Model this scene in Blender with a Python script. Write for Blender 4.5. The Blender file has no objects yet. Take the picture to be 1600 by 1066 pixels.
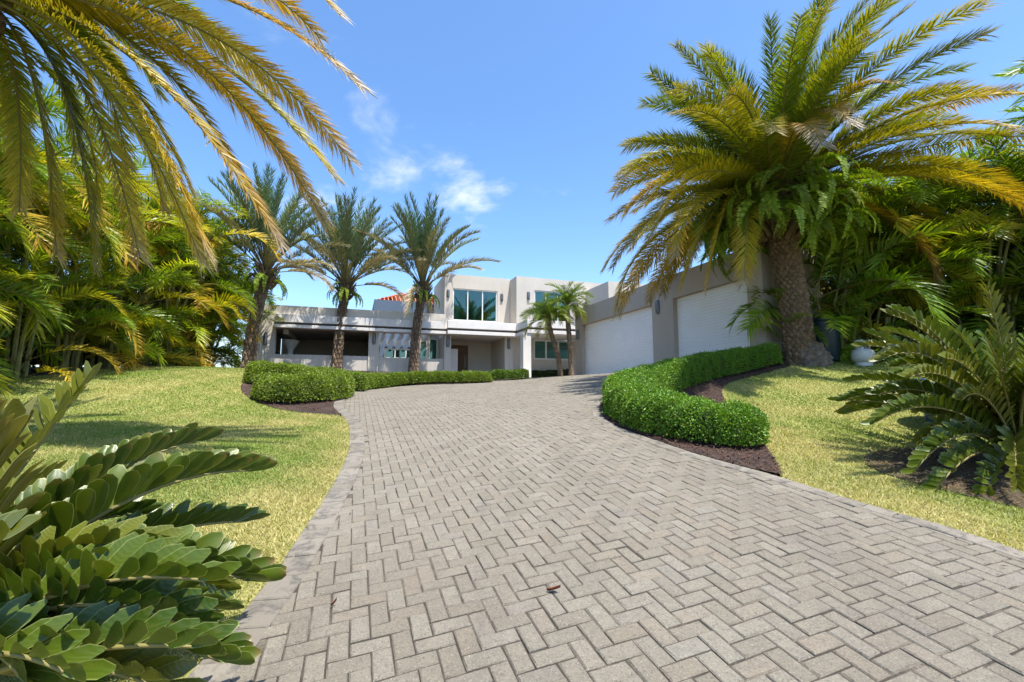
import bpy, math, random
import numpy as np
from mathutils import Vector, Matrix
from mathutils.geometry import delaunay_2d_cdt

sc = bpy.context.scene
col = sc.collection

# ------------------------------------------------------------------ camera, sky, sun, exposure
FPX = 711.0                                  # focal length in pixels of a 1600 wide picture (16 mm)
PITCH = math.atan(79 / 711.0)
cam_d = bpy.data.cameras.new('camera'); cam = bpy.data.objects.new('camera', cam_d); col.objects.link(cam)
cam_d.lens = 36.0 * FPX / 1600.0; cam_d.sensor_width = 36.0; cam_d.clip_start = 0.05; cam_d.clip_end = 2000.0
cam.location = (0, 0, 0); cam.rotation_euler = (math.pi / 2 + PITCH, 0, 0)
sc.camera = cam

SUN_EL = math.radians(70.0)
SH = np.array([.70, -.72]); SH = SH / np.linalg.norm(SH)       # horizontal direction towards the sun
sun_d = bpy.data.lights.new('sun', 'SUN'); sun = bpy.data.objects.new('sun', sun_d); col.objects.link(sun)
sun_d.energy = 4.2; sun_d.angle = math.radians(0.5); sun_d.color = (1.0, .955, .88)
S3 = Vector((SH[0] * math.cos(SUN_EL), SH[1] * math.cos(SUN_EL), math.sin(SUN_EL)))
sun.rotation_euler = S3.to_track_quat('Z', 'Y').to_euler(); sun.location = (6, -8, 20)

w = bpy.data.worlds.new('World'); sc.world = w; w.use_nodes = True
nt = w.node_tree; N = nt.nodes; LK = nt.links
bg = N['Background']; bg.inputs['Strength'].default_value = 0.15
sky = N.new('ShaderNodeTexSky'); sky.sky_type = 'NISHITA'; sky.sun_disc = False
sky.sun_elevation = SUN_EL; sky.sun_rotation = math.atan2(SH[0], SH[1])
sky.altitude = 50; sky.air_density = 1.0; sky.dust_density = .9; sky.ozone_density = 3.4
tc = N.new('ShaderNodeTexCoord'); sep = N.new('ShaderNodeSeparateXYZ'); LK.new(tc.outputs['Generated'], sep.inputs[0])
def wmath(op, a, b=None, clamp=False):
    m = N.new('ShaderNodeMath'); m.operation = op; m.use_clamp = clamp
    for i, v in enumerate((a, b)):
        if v is None: continue
        if isinstance(v, (int, float)): m.inputs[i].default_value = v
        else: LK.new(v, m.inputs[i])
    return m.outputs[0]
zz = wmath('ADD', wmath('MAXIMUM', sep.outputs['Z'], 0.0), .16)
cx = wmath('DIVIDE', sep.outputs['X'], zz); cy = wmath('DIVIDE', sep.outputs['Y'], zz)
cmb = N.new('ShaderNodeCombineXYZ'); LK.new(cx, cmb.inputs[0]); LK.new(cy, cmb.inputs[1]); cmb.inputs[2].default_value = 3.7
n1 = N.new('ShaderNodeTexNoise'); n1.inputs['Scale'].default_value = 2.3; n1.inputs['Detail'].default_value = 9; n1.inputs['Roughness'].default_value = .58; n1.inputs['Distortion'].default_value = .35
n2 = N.new('ShaderNodeTexNoise'); n2.inputs['Scale'].default_value = .8; n2.inputs['Detail'].default_value = 3
LK.new(cmb.outputs[0], n1.inputs['Vector']); LK.new(cmb.outputs[0], n2.inputs['Vector'])
cl = wmath('ADD', wmath('MULTIPLY', n1.outputs[0], .75), wmath('MULTIPLY', n2.outputs[0], .35))
cr = N.new('ShaderNodeMapRange'); cr.interpolation_type = 'SMOOTHSTEP'
LK.new(cl, cr.inputs[0]); cr.inputs[1].default_value = .625; cr.inputs[2].default_value = .83; cr.inputs[3].default_value = 0; cr.inputs[4].default_value = .8
mx = N.new('ShaderNodeMix'); mx.data_type = 'RGBA'
LK.new(cr.outputs[0], mx.inputs['Factor']); hs = N.new('ShaderNodeHueSaturation'); hs.inputs['Saturation'].default_value = 1.15; LK.new(sky.outputs[0], hs.inputs['Color']); LK.new(hs.outputs[0], mx.inputs['A']); mx.inputs['B'].default_value = (4.4, 4.5, 4.6, 1)
LK.new(mx.outputs['Result'], bg.inputs['Color'])

sc.view_settings.view_transform = 'Standard'; sc.view_settings.look = 'None'
sc.view_settings.exposure = 1.05; sc.view_settings.gamma = 1.0
sc.render.engine = 'CYCLES'; sc.cycles.use_denoising = True
sc.cycles.max_bounces = 8; sc.cycles.transparent_max_bounces = 12

# ------------------------------------------------------------------ helpers
rng = np.random.default_rng(7)
random.seed(5)
def ray(u, v):
    a, b = (u - 800) / FPX, -(v - 533) / FPX
    c, s = math.cos(PITCH), math.sin(PITCH)
    return np.array([a, c - b * s, s + b * c])
def P(u, v, Y): r = ray(u, v); return r * (Y / r[1])

def mesh_from(name, V, quads=None, tris=None, colr=None, mat=None, smooth=False, polys=None):
    me = bpy.data.meshes.new(name)
    V = np.asarray(V, np.float32).reshape(-1, 3)
    parts = []
    if quads is not None and len(quads): parts.append(np.asarray(quads, np.int32).reshape(-1, 4))
    if tris is not None and len(tris): parts.append(np.asarray(tris, np.int32).reshape(-1, 3))
    loops = np.concatenate([p.ravel() for p in parts])
    tot = np.concatenate([np.full(len(p), p.shape[1], np.int32) for p in parts])
    start = np.concatenate([[0], np.cumsum(tot)[:-1]]).astype(np.int32)
    me.vertices.add(len(V)); me.vertices.foreach_set('co', V.ravel())
    me.loops.add(len(loops)); me.loops.foreach_set('vertex_index', loops)
    me.polygons.add(len(tot)); me.polygons.foreach_set('loop_start', start)
    try: me.polygons.foreach_set('loop_total', tot)
    except Exception: pass
    me.polygons.foreach_set('use_smooth', np.full(len(tot), bool(smooth)))
    if colr is not None:
        a = me.color_attributes.new('Col', 'FLOAT_COLOR', 'POINT')
        c4 = np.ones((len(V), 4), np.float32); c4[:, :3] = colr
        a.data.foreach_set('color', c4.ravel())
    if mat is not None: me.materials.append(mat)
    me.update(calc_edges=True)
    return me
def obj(name, me, parent=None, loc=None, rot=None, mw=None):
    o = bpy.data.objects.new(name, me); col.objects.link(o)
    if parent is not None: o.parent = parent
    if mw is not None: o.matrix_local = mw
    else:
        if loc is not None: o.location = loc
        if rot is not None: o.rotation_euler = rot
    return o
def tag(o, label, cat, group=None, kind=None):
    o['label'] = label; o['category'] = cat
    if group: o['group'] = group
    if kind: o['kind'] = kind
    return o
def thing(name, label, cat, loc=(0, 0, 0), rz=0, group=None):
    o = bpy.data.objects.new(name, None); col.objects.link(o); o.empty_display_size = .2
    o.location = loc; o.rotation_euler = (0, 0, rz)
    return tag(o, label, cat, group)

class MB:
    """collects boxes and other shapes into one mesh"""
    def __init__(s): s.V = []; s.Q = []; s.T = []; s.n = 0
    def add(s, V, Q=(), T=()):
        V = np.asarray(V, float).reshape(-1, 3); s.V.append(V)
        if len(Q): s.Q.append(np.asarray(Q, int).reshape(-1, 4) + s.n)
        if len(T): s.T.append(np.asarray(T, int).reshape(-1, 3) + s.n)
        s.n += len(V); return s
    def box(s, x0, x1, y0, y1, z0, z1):
        V = [(x, y, z) for z in (z0, z1) for y in (y0, y1) for x in (x0, x1)]
        return s.add(V, [(0, 2, 3, 1), (4, 5, 7, 6), (0, 1, 5, 4), (2, 6, 7, 3), (0, 4, 6, 2), (1, 3, 7, 5)])
    def tube(s, pts, rad, n=6, cap=True):
        pts = np.asarray(pts, float); k = len(pts); rad = np.broadcast_to(np.asarray(rad, float), (k,))
        t = np.gradient(pts, axis=0); t /= np.linalg.norm(t, axis=1)[:, None] + 1e-9
        ref = np.array([0, 0, 1.0]) if abs(t[0, 2]) < .9 else np.array([1.0, 0, 0])
        a = np.cross(t, ref); a /= np.linalg.norm(a, axis=1)[:, None] + 1e-9; b = np.cross(t, a)
        an = np.arange(n) * 2 * np.pi / n
        V = pts[:, None] + rad[:, None, None] * (a[:, None] * np.cos(an)[None, :, None] + b[:, None] * np.sin(an)[None, :, None])
        Q = [(i * n + j, i * n + (j + 1) % n, (i + 1) * n + (j + 1) % n, (i + 1) * n + j) for i in range(k - 1) for j in range(n)]
        T = []
        V = V.reshape(-1, 3)
        if cap:
            V = np.vstack([V, pts[0], pts[-1]])
            for j in range(n):
                T.append((k * n, (j + 1) % n, j)); T.append((k * n + 1, (k - 1) * n + j, (k - 1) * n + (j + 1) % n))
        return s.add(V, Q, T)
    def lathe(s, prof, n=20, cx=0, cy=0, cz=0):
        an = np.arange(n) * 2 * np.pi / n; k = len(prof)
        V = [(cx + r * math.cos(a), cy + r * math.sin(a), cz + z) for r, z in prof for a in an]
        Q = [(i * n + j, i * n + (j + 1) % n, (i + 1) * n + (j + 1) % n, (i + 1) * n + j) for i in range(k - 1) for j in range(n)]
        return s.add(V, Q)
    def mesh(s, name, mat, smooth=False):
        return mesh_from(name, np.vstack(s.V), np.vstack(s.Q) if s.Q else None, np.vstack(s.T) if s.T else None, None, mat, smooth)

def bevel(o, wd=.01, seg=2):
    m = o.modifiers.new('bevel', 'BEVEL'); m.width = wd; m.segments = seg; m.limit_method = 'ANGLE'; m.angle_limit = .6
    return o

# ------------------------------------------------------------------ materials
def newmat(name):
    m = bpy.data.materials.new(name); m.use_nodes = True
    t = m.node_tree; return m, t, t.nodes['Principled BSDF']
def nz(t, scale, detail=4, rough=.55, vec=None, dist=0):
    n = t.nodes.new('ShaderNodeTexNoise'); n.inputs['Scale'].default_value = scale; n.inputs['Detail'].default_value = detail
    n.inputs['Roughness'].default_value = rough; n.inputs['Distortion'].default_value = dist
    if vec is not None: t.links.new(vec, n.inputs['Vector'])
    return n.outputs[0]
def ramp(t, fac, stops):
    r = t.nodes.new('ShaderNodeValToRGB'); e = r.color_ramp.elements
    while len(e) < len(stops): e.new(.5)
    for i, (p, c) in enumerate(stops): e[i].position = p; e[i].color = (*c, 1)
    t.links.new(fac, r.inputs[0]); return r.outputs[0]
def mixc(t, fac, a, b, mode='MIX'):
    m = t.nodes.new('ShaderNodeMix'); m.data_type = 'RGBA'; m.blend_type = mode
    for k, v in (('Factor', fac), ('A', a), ('B', b)):
        if isinstance(v, (int, float)): m.inputs[k].default_value = v
        elif isinstance(v, tuple): m.inputs[k].default_value = (*v, 1)
        else: t.links.new(v, m.inputs[k])
    return m.outputs['Result']
def maprange(t, v, a, b, c, d):
    m = t.nodes.new('ShaderNodeMapRange'); t.links.new(v, m.inputs[0])
    for i, x in enumerate((a, b, c, d)): m.inputs[i + 1].default_value = x
    return m.outputs[0]
def bump(t, bs, hgt, strength=.4, dist=.02):
    b = t.nodes.new('ShaderNodeBump'); b.inputs['Strength'].default_value = strength; b.inputs['Distance'].default_value = dist
    t.links.new(hgt, b.inputs['Height']); t.links.new(b.outputs[0], bs.inputs['Normal'])
def objco(t):
    return t.nodes.new('ShaderNodeTexCoord').outputs['Object']
def geopos(t):
    return t.nodes.new('ShaderNodeNewGeometry').outputs['Position']
def plain(name, c, rough=.6, var=.12, scale=3., bstr=.15, metal=0., fine=60.):
    m, t, b = newmat(name); p = geopos(t)
    n = nz(t, scale, 5, .6, p)
    lo = tuple(x * (1 - var) for x in c); hi = tuple(min(1, x * (1 + var)) for x in c)
    t.links.new(ramp(t, n, [(.3, lo), (.7, hi)]), b.inputs['Base Color'])
    b.inputs['Roughness'].default_value = rough; b.inputs['Metallic'].default_value = metal
    if 'stucco' in name or 'fascia' in name:
        mp = t.nodes.new('ShaderNodeMapping'); mp.inputs['Scale'].default_value = (5., 5., .45); t.links.new(p, mp.inputs[0])
        cc = mixc(t, maprange(t, nz(t, 1.6, 6, .65, mp.outputs[0]), .54, .76, 0, .28), b.inputs['Base Color'].links[0].from_socket, tuple(x * .55 for x in c))
        t.links.new(cc, b.inputs['Base Color'])
    if bstr: bump(t, b, nz(t, fine, 3, .6, p), bstr, .004)
    return m
def leafmat(name, transl=.3, rough=.45, spec=.35, obj_var=.25, tr_tint=(1.15, 1.1, .35)):
    m, t, b = newmat(name)
    at = t.nodes.new('ShaderNodeAttribute'); at.attribute_name = 'Col'
    oi = t.nodes.new('ShaderNodeObjectInfo')
    v = maprange(t, oi.outputs['Random'], 0, 1, 1 - obj_var, 1 + obj_var)
    h = t.nodes.new('ShaderNodeHueSaturation'); t.links.new(at.outputs['Color'], h.inputs['Color']); t.links.new(v, h.inputs['Value'])
    c = h.outputs[0]
    t.links.new(c, b.inputs['Base Color']); b.inputs['Roughness'].default_value = rough
    b.inputs['Specular IOR Level'].default_value = spec
    tr = t.nodes.new('ShaderNodeBsdfTranslucent'); t.links.new(mixc(t, 1.0, c, tr_tint, 'MULTIPLY'), tr.inputs['Color'])
    ms = t.nodes.new('ShaderNodeMixShader'); ms.inputs[0].default_value = transl
    t.links.new(b.outputs[0], ms.inputs[1]); t.links.new(tr.outputs[0], ms.inputs[2])
    t.links.new(ms.outputs[0], t.nodes['Material Output'].inputs['Surface'])
    return m
M = {}
M['palm'] = leafmat('palm_leaf', .30)
M['palmgrey'] = leafmat('date_palm_leaf', .22, .5, .4)
M['areca'] = leafmat('areca_leaf', .45, .4, .4)
M['hedge'] = leafmat('hedge_leaf', .30, .4, .4, 0.)
M['grass'] = leafmat('grass_blade', .25, .6, .2, 0.)
M['fern'] = leafmat('fern_leaf', .4, .5, .3, .3)
M['wall'] = plain('stucco', (.58, .525, .45), .85, .06, 1.2, .25, fine=90)
M['taupe'] = plain('stucco_taupe', (.46, .388, .318), .85, .06, 1.0, .25, fine=90)
M['white'] = plain('white_paint', (.78, .78, .77), .55, .04, 2., .08)
M['fascia'] = plain('fascia_paint', (.74, .70, .65), .7, .06, 1.5, .15)
M['dark'] = plain('dark_gap', (.07, .068, .065), .7, .1)  # near-black colour stands in for shade in the overhang gaps
M['inner'] = plain('inner_wall', (.46, .43, .38), .85, .06)
M['ceil'] = plain('ceiling', (.50, .47, .41), .85, .05)
M['blue'] = plain('blue_paint', (.10, .145, .215), .75, .08, 1.5)
M['door'] = plain('shutter_white', (.90, .88, .855), .5, .03, 1.5, .05)
M['metal'] = plain('grey_metal', (.20, .205, .21), .4, .1, 8., 0, .7)
M['frame'] = plain('window_frame', (.72, .74, .72), .4, .03, 3., 0)
M['curtain'] = plain('curtain', (.62, .68, .66), .9, .06, 6., 0)
M['brown'] = plain('brown_blind', (.16, .10, .06), .7, .2, 4.)
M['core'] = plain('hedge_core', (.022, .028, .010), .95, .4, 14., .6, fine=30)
M['twig'] = plain('twig', (.13, .09, .055), .9, .3, 9., .3)
M['stem'] = plain('areca_stem', (.20, .19, .06), .6, .35, 4., .2)
M['chip'] = plain('bark_chip', (.085, .043, .028), .9, .55, 9., .3)
M['steel'] = plain('tank_paint', (.50, .50, .47), .4, .18, 7., .05)
M['bin'] = plain('bin_plastic', (.010, .028, .038), .45, .2, 5., .05)  # base colour darkened to stand in for shade on the bin
M['tub'] = plain('blue_tub', (.015, .075, .15), .45, .2, 5., .05)
M['deadleaf'] = plain('dead_leaf', (.16, .045, .02), .8, .3, 30., .2)
M['gravel'] = plain('pale_gravel', (.50, .47, .42), .9, .25, 14., .8, fine=40)
M['terracotta'] = plain('terracotta', (.52, .17, .085), .8, .22, 5., .2)
M['root'] = plain('root', (.15, .115, .085), .95, .45, 10., .8, fine=35)

def glassmat():
    m, t, b = newmat('tinted_glass')
    tr = t.nodes.new('ShaderNodeBsdfTransparent'); tr.inputs[0].default_value = (.42, .74, .68, 1)
    gl = t.nodes.new('ShaderNodeBsdfGlossy'); gl.inputs['Roughness'].default_value = .02; gl.inputs['Color'].default_value = (.75, .92, .88, 1)
    lw = t.nodes.new('ShaderNodeFresnel'); lw.inputs[0].default_value = 1.9
    ms = t.nodes.new('ShaderNodeMixShader'); t.links.new(lw.outputs[0], ms.inputs[0]); t.links.new(tr.outputs[0], ms.inputs[1]); t.links.new(gl.outputs[0], ms.inputs[2])
    t.links.new(ms.outputs[0], t.nodes['Material Output'].inputs['Surface']); return m
M['glass'] = glassmat()

TH0 = math.radians(19.048)
def pavermat(name, joined):
    m, t, b = newmat(name); p = geopos(t)
    if joined:
        a = t.nodes.new('ShaderNodeAttribute'); a.attribute_name = 'Col'; s = t.nodes.new('ShaderNodeSeparateColor'); t.links.new(a.outputs['Color'], s.inputs[0]); r1, r2 = s.outputs[0], s.outputs[1]
    else:
        oi = t.nodes.new('ShaderNodeObjectInfo'); r1 = oi.outputs['Random']
        wn = t.nodes.new('ShaderNodeTexWhiteNoise'); wn.noise_dimensions = '1D'; t.links.new(r1, wn.inputs['W']); r2 = wn.outputs['Value']
    base = ramp(t, r1, [(0, (.182, .160, .120)), (.35, (.199, .176, .134)), (.7, (.209, .186, .143)), (1, (.228, .205, .161))])
    base = mixc(t, maprange(t, r2, .82, 1, 0, .30), base, (.235, .176, .122))
    base = mixc(t, maprange(t, r2, 0, .18, .30, 0), base, (.190, .176, .155))
    # broad weathering, tyre-worn patches and damp stains with a shape of their own
    base = mixc(t, maprange(t, nz(t, .8, 7, .68, p, .9), .50, .72, 0, .7), base, (.150, .128, .104))
    base = mixc(t, maprange(t, nz(t, .33, 4, .6, p), .58, .75, 0, .3), base, (.30, .28, .25))
    base = mixc(t, maprange(t, nz(t, 26., 6, .7, p, .5), .46, .68, 0, .55), base, (.135, .118, .095))
    st = maprange(t, nz(t, 2.6, 6, .65, p, .8), .60, .78, 0, .65)
    base = mixc(t, st, base, (.115, .105, .09))
    mp = t.nodes.new('ShaderNodeMapping'); mp.inputs['Rotation'].default_value = (0, 0, -TH0); mp.inputs['Scale'].default_value = (2.6, .16, 1); t.links.new(p, mp.inputs[0])
    base = mixc(t, maprange(t, nz(t, 1.0, 5, .6, mp.outputs[0], .3), .52, .74, 0, .45), base, (.125, .108, .086))   # worn tyre tracks
    sp = nz(t, 105., 4, .75, p)
    base = mixc(t, maprange(t, sp, .53, .63, 0, .70), base, (.075, .068, .058))
    base = mixc(t, maprange(t, nz(t, 120., 3, .7, p), .58, .68, 0, .55), base, (.40, .36, .30))
    t.links.new(base, b.inputs['Base Color']); b.inputs['Roughness'].default_value = .86; b.inputs['Specular IOR Level'].default_value = .25
    bump(t, b, nz(t, 90., 6, .75, p), 1.0, .006)
    return m
M['paver'] = pavermat('paver', True); M['paver1'] = pavermat('paver_piece', False)
def kerbmat():
    m, t, b = newmat('kerb'); p = geopos(t)
    oi = t.nodes.new('ShaderNodeObjectInfo')
    base = ramp(t, oi.outputs['Random'], [(0, (.170, .149, .116)), (1, (.215, .190, .152))])
    base = mixc(t, maprange(t, nz(t, 7.5, 8, .7, p, .7), .48, .60, 0, .8), base, (.075, .068, .058))
    base = mixc(t, maprange(t, nz(t, 170., 3, .7, p), .58, .72, 0, .5), base, (.08, .075, .07))
    t.links.new(base, b.inputs['Base Color']); b.inputs['Roughness'].default_value = .9
    bump(t, b, nz(t, 110., 4, .7, p), .7, .004); return m
M['kerb'] = kerbmat()
def soilmat(name, c1, c2, c3):
    m, t, b = newmat(name); p = geopos(t)
    c = ramp(t, nz(t, 2.2, 7, .65, p), [(.3, c1), (.5, c2), (.7, c3)])
    c = mixc(t, maprange(t, nz(t, 60., 4, .7, p), .45, .65, 0, .6), c, tuple(x * .4 for x in c1))
    t.links.new(c, b.inputs['Base Color']); b.inputs['Roughness'].default_value = .95
    bump(t, b, nz(t, 45., 5, .7, p), 1., .02); return m
M['soil'] = soilmat('soil', (.055, .042, .028), (.085, .065, .042), (.13, .10, .06))
M['mulch'] = soilmat('mulch', (.030, .018, .013), (.050, .028, .019), (.085, .048, .032))
M['sand'] = soilmat('joint_sand', (.040, .031, .022), (.075, .060, .043), (.26, .22, .165))
M['lawn'] = soilmat('lawn_turf', (.21, .23, .045), (.30, .295, .07), (.42, .37, .14))
def barkmat(name, c1, c2, c3, sc1=9.):
    m, t, b = newmat(name); p = objco(t)
    mp = t.nodes.new('ShaderNodeMapping'); mp.inputs['Scale'].default_value = (1, 1, 2.2); t.links.new(p, mp.inputs[0])
    c = ramp(t, nz(t, sc1, 7, .7, mp.outputs[0], .4), [(.28, c1), (.5, c2), (.72, c3)])
    at = t.nodes.new('ShaderNodeAttribute'); at.attribute_name = 'Col'
    c = mixc(t, 1.0, c, at.outputs['Color'], 'MULTIPLY')
    t.links.new(c, b.inputs['Base Color']); b.inputs['Roughness'].default_value = .95; b.inputs['Specular IOR Level'].default_value = .15
    bump(t, b, nz(t, 38., 5, .7, mp.outputs[0]), .9, .02); return m
M['bark'] = barkmat('palm_bark', (.085, .055, .034), (.17, .115, .070), (.28, .205, .135))
M['bark2'] = barkmat('date_bark', (.10, .068, .042), (.19, .135, .088), (.34, .26, .18), 6.)
def zammat(name):
    m, t, b = newmat(name)
    at = t.nodes.new('ShaderNodeAttribute'); at.attribute_name = 'Col'; s = t.nodes.new('ShaderNodeSeparateColor'); t.links.new(at.outputs['Color'], s.inputs[0])
    oi = t.nodes.new('ShaderNodeObjectInfo')
    p = objco(t)
    base = mixc(t, maprange(t, oi.outputs['Random'], .1, .9, 0, 1), (.040, .076, .005), (.095, .135, .009))
    base = mixc(t, maprange(t, s.outputs[1], 0, 1, 0, 1), base, (.21, .175, .025))       # olive, old fronds
    wv = t.nodes.new('ShaderNodeTexWave'); wv.wave_type = 'BANDS'; wv.bands_direction = 'Y'; wv.inputs['Scale'].default_value = 55.; wv.inputs['Distortion'].default_value = .8
    t.links.new(p, wv.inputs['Vector'])
    base = mixc(t, maprange(t, wv.outputs[1], 0, 1, 0, .18), base, (.10, .145, .025))
    base = mixc(t, maprange(t, nz(t, 22., 5, .6, p), .56, .72, 0, .45), base, (.16, .15, .035))
    base = mixc(t, maprange(t, s.outputs[0], .80, 1, 0, .85), base, (.34, .37, .12))       # pale rim
    tipm = t.nodes.new('ShaderNodeMath'); tipm.operation = 'MULTIPLY'; t.links.new(maprange(t, s.outputs[2], .80, 1., 0, 1), tipm.inputs[0]); t.links.new(maprange(t, nz(t, 3., 4, .6, geopos(t)), .50, .66, 0, 1), tipm.inputs[1])
    base = mixc(t, tipm.outputs[0], base, (.20, .12, .04))                              # scorched tips
    base = mixc(t, maprange(t, nz(t, 55., 3, .6, geopos(t)), .64, .72, 0, .6), base, (.10, .075, .025))
    t.links.new(base, b.inputs['Base Color']); b.inputs['Roughness'].default_value = .34; b.inputs['Specular IOR Level'].default_value = .5
    bump(t, b, wv.outputs[1], .12, .003)
    tr = t.nodes.new('ShaderNodeBsdfTranslucent'); t.links.new(mixc(t, 1., base, (1.3, 1.2, .3), 'MULTIPLY'), tr.inputs[0])
    ms = t.nodes.new('ShaderNodeMixShader'); ms.inputs[0].default_value = .22
    t.links.new(b.outputs[0], ms.inputs[1]); t.links.new(tr.outputs[0], ms.inputs[2]); t.links.new(ms.outputs[0], t.nodes['Material Output'].inputs['Surface'])
    return m
M['zamia'] = zammat('cardboard_palm_leaf')
M['rachis'] = plain('rachis', (.20, .17, .05), .6, .25, 8., .1)

# ------------------------------------------------------------------ terrain
TH = math.radians(19.048)
D1 = np.array([-math.sin(TH), math.cos(TH), 0]); D2 = np.array([math.cos(TH), math.sin(TH), 0])
G0 = np.array([2.966, 19.388, 0.0])
def H2W(x, y): p = G0 + D2 * x + D1 * y; return float(p[0]), float(p[1])
CP = []
for y, z in [(-4, -1.85), (0, -1.33), (2, -1.05), (4, -.77), (6, -.51), (8, -.27), (10, -.08), (12, .07), (15, .26), (17, .36), (20, .56)]:
    CP.append((.3, y, z + .01))
    if y <= 10: CP += [(-2.2, y, z - .065), (2.2, y, z + .06)]
CP += [(-5, 13, .05), (-5, 15.5, .15), (-3, 16.5, .28)]
for (x, y, z) in [(0, .5, .69), (0, -2.5, .69), (0, -5, .69), (0, -7.5, .69), (0, -9.3, .70), (-2, .5, .58), (-2, -3, .52), (-2, -6, .42), (-1.6, 2.4, .56), (-1.6, 6, .62), (3, 4, .75), (-3.5, 4, .6), (-5, 4.2, .75), (-8, 4.3, .92), (-13, 4.3, 1.0), (-8, 8, 1.0), (-13, 9, 1.0)]:
    a, b = H2W(x, y); CP.append((a, b, z))
CP += [(-4, 4.2, -.82), (-6, 6, -.6), (-9, 7.5, -.3), (-5, 8, -.42), (-8, 10.5, .28), (-10, 11.5, .50), (-7.2, 13, .58), (-6, 10.5, .12), (-9.8, 13.5, .72), (-8, 16.5, .66), (-13, 10, .5), (-14, 5, -.15), (-5, 1, -1.2), (-10, 0, -1.1), (-12, 18, .9)]
CP += [(3.0, 4.25, -.72), (3.9, 5.4, -.53), (4.9, 7, -.2), (6.2, 8.8, .25), (7.2, 10.4, .66), (8.3, 10.9, .70), (5.2, 10, .42), (4.2, 9.3, .17), (3.3, 8.2, -.12), (4.5, 4.6, -.7), (5.5, 5, -.55), (9, 7, .1), (12, 10, .75), (8, 3, -.85), (6, 1, -1.1), (13, 3, -.6), (12, 14, .85), (16, 8, .5)]
CP = np.array(CP, float)
def U_(r2): return np.where(r2 > 1e-12, .5 * r2 * np.log(np.maximum(r2, 1e-12)), 0)
nC = len(CP); A_ = np.zeros((nC + 3, nC + 3))
A_[:nC, :nC] = U_(((CP[:, None, :2] - CP[None, :, :2]) ** 2).sum(-1)) + np.eye(nC) * .05
A_[:nC, nC] = 1; A_[:nC, nC + 1:] = CP[:, :2]; A_[nC, :nC] = 1; A_[nC + 1:, :nC] = CP[:, :2].T
W_ = np.linalg.solve(A_, np.r_[CP[:, 2], 0, 0, 0])
def hgt(x, y):
    x = np.clip(np.asarray(x, float), -14, 16); y = np.clip(np.asarray(y, float), -4, 29)
    s = x.shape; q = np.stack([x.ravel(), y.ravel()], 1); out = []
    for i in range(0, len(q), 20000):
        k = q[i:i + 20000]
        out.append(U_(((k[:, None] - CP[None, :, :2]) ** 2).sum(-1)) @ W_[:nC] + W_[nC] + k @ W_[nC + 1:])
    return np.concatenate(out).reshape(s) if out else np.zeros(s)
def h1(x, y): return float(hgt(np.array([x]), np.array([y]))[0])

def inpoly(px, py, poly):
    px = np.asarray(px); py = np.asarray(py); r = np.zeros(px.shape, bool); n = len(poly)
    for i in range(n):
        x0, y0 = poly[i]; x1, y1 = poly[(i + 1) % n]
        if y0 == y1: continue
        c = ((y0 > py) != (y1 > py)) & (px < (x1 - x0) * (py - y0) / (y1 - y0) + x0)
        r ^= c
    return r
def resample(pts, step, closed=False, smooth=2):
    p = np.array(pts, float)
    for _ in range(smooth):                                   # Chaikin corner cutting
        a, b = (p, np.roll(p, -1, 0)) if closed else (p[:-1], p[1:])
        q = np.empty((2 * len(a), p.shape[1])); q[0::2] = .75 * a + .25 * b; q[1::2] = .25 * a + .75 * b
        p = q if closed else np.vstack([p[:1], q, p[-1:]])
    if closed: p = np.vstack([p, p[:1]])
    s = np.r_[0, np.cumsum(np.linalg.norm(np.diff(p, axis=0), axis=1))]
    n = max(2, int(round(s[-1] / step)) + 1); u = np.linspace(0, s[-1], n)
    r = np.stack([np.interp(u, s, p[:, k]) for k in range(p.shape[1])], 1)
    return r[:-1] if closed else r
def sheet(name, poly, mat, dz, cell=.3, label=None):
    poly = np.asarray(poly); lo = poly.min(0); hi = poly.max(0)
    gx, gy = np.meshgrid(np.arange(lo[0], hi[0], cell), np.arange(lo[1], hi[1], cell)); gx = gx.ravel(); gy = gy.ravel()
    k = inpoly(gx, gy, poly); pts = [Vector(p) for p in poly] + [Vector((a, b)) for a, b in zip(gx[k], gy[k])]
    n = len(poly)
    v, e, f, *_ = delaunay_2d_cdt(pts, [(i, (i + 1) % n) for i in range(n)], [], 1, 1e-4)
    v = np.array([(a[0], a[1]) for a in v]); z = hgt(v[:, 0], v[:, 1]) + dz
    V = np.c_[v, z]; T = np.array([q for q in f if len(q) == 3])
    a, b, c = V[T[:, 0]], V[T[:, 1]], V[T[:, 2]]
    up = np.cross(b - a, c - a)[:, 2] < 0; T[up] = T[up][:, ::-1]
    me = mesh_from(name, V, None, T, None, mat, True)
    o = obj(name, me); tag(o, label, name.replace('_', ' '), None, 'structure'); return o

# outlines (metres, camera stands at 0,0)
L_OUT = [(-1.16, -3.6), (-1.18, 0), (-1.25, 1.6), (-1.31, 2.65), (-1.37, 2.95), (-1.45, 3.44), (-1.53, 3.9), (-1.6, 4.27), (-1.8, 5.11), (-2.12, 6.05), (-2.49, 7.01), (-2.9, 7.8), (-3.6, 9.1), (-4.1, 11.2), (-4.75, 13.3), (-5.09, 14.56), (-4.36, 15.98), (-3.15, 16.32), (-1.74, 16.58), (-.85, 17.2)]
R_OUT = [(6.15, 10.55), (5.5, 11.05), (4.3, 10.95), (3.3, 10.5), (2.5, 9.8), (1.9, 9.0), (1.6, 8.3), (1.45, 7.6), (1.36, 7.0), (1.33, 6.38), (1.47, 5.74), (1.66, 5.22), (1.82, 4.72), (1.99, 4.39), (2.18, 4.08), (2.32, 3.86), (2.44, 3.58), (2.59, 3.34), (2.73, 3.14), (2.84, 2.95), (2.95, 2.6), (3.0, 1.5), (3.1, 0), (3.15, -3.6)]
l_out = resample(L_OUT, .25); r_out = resample(R_OUT, .25)
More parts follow.
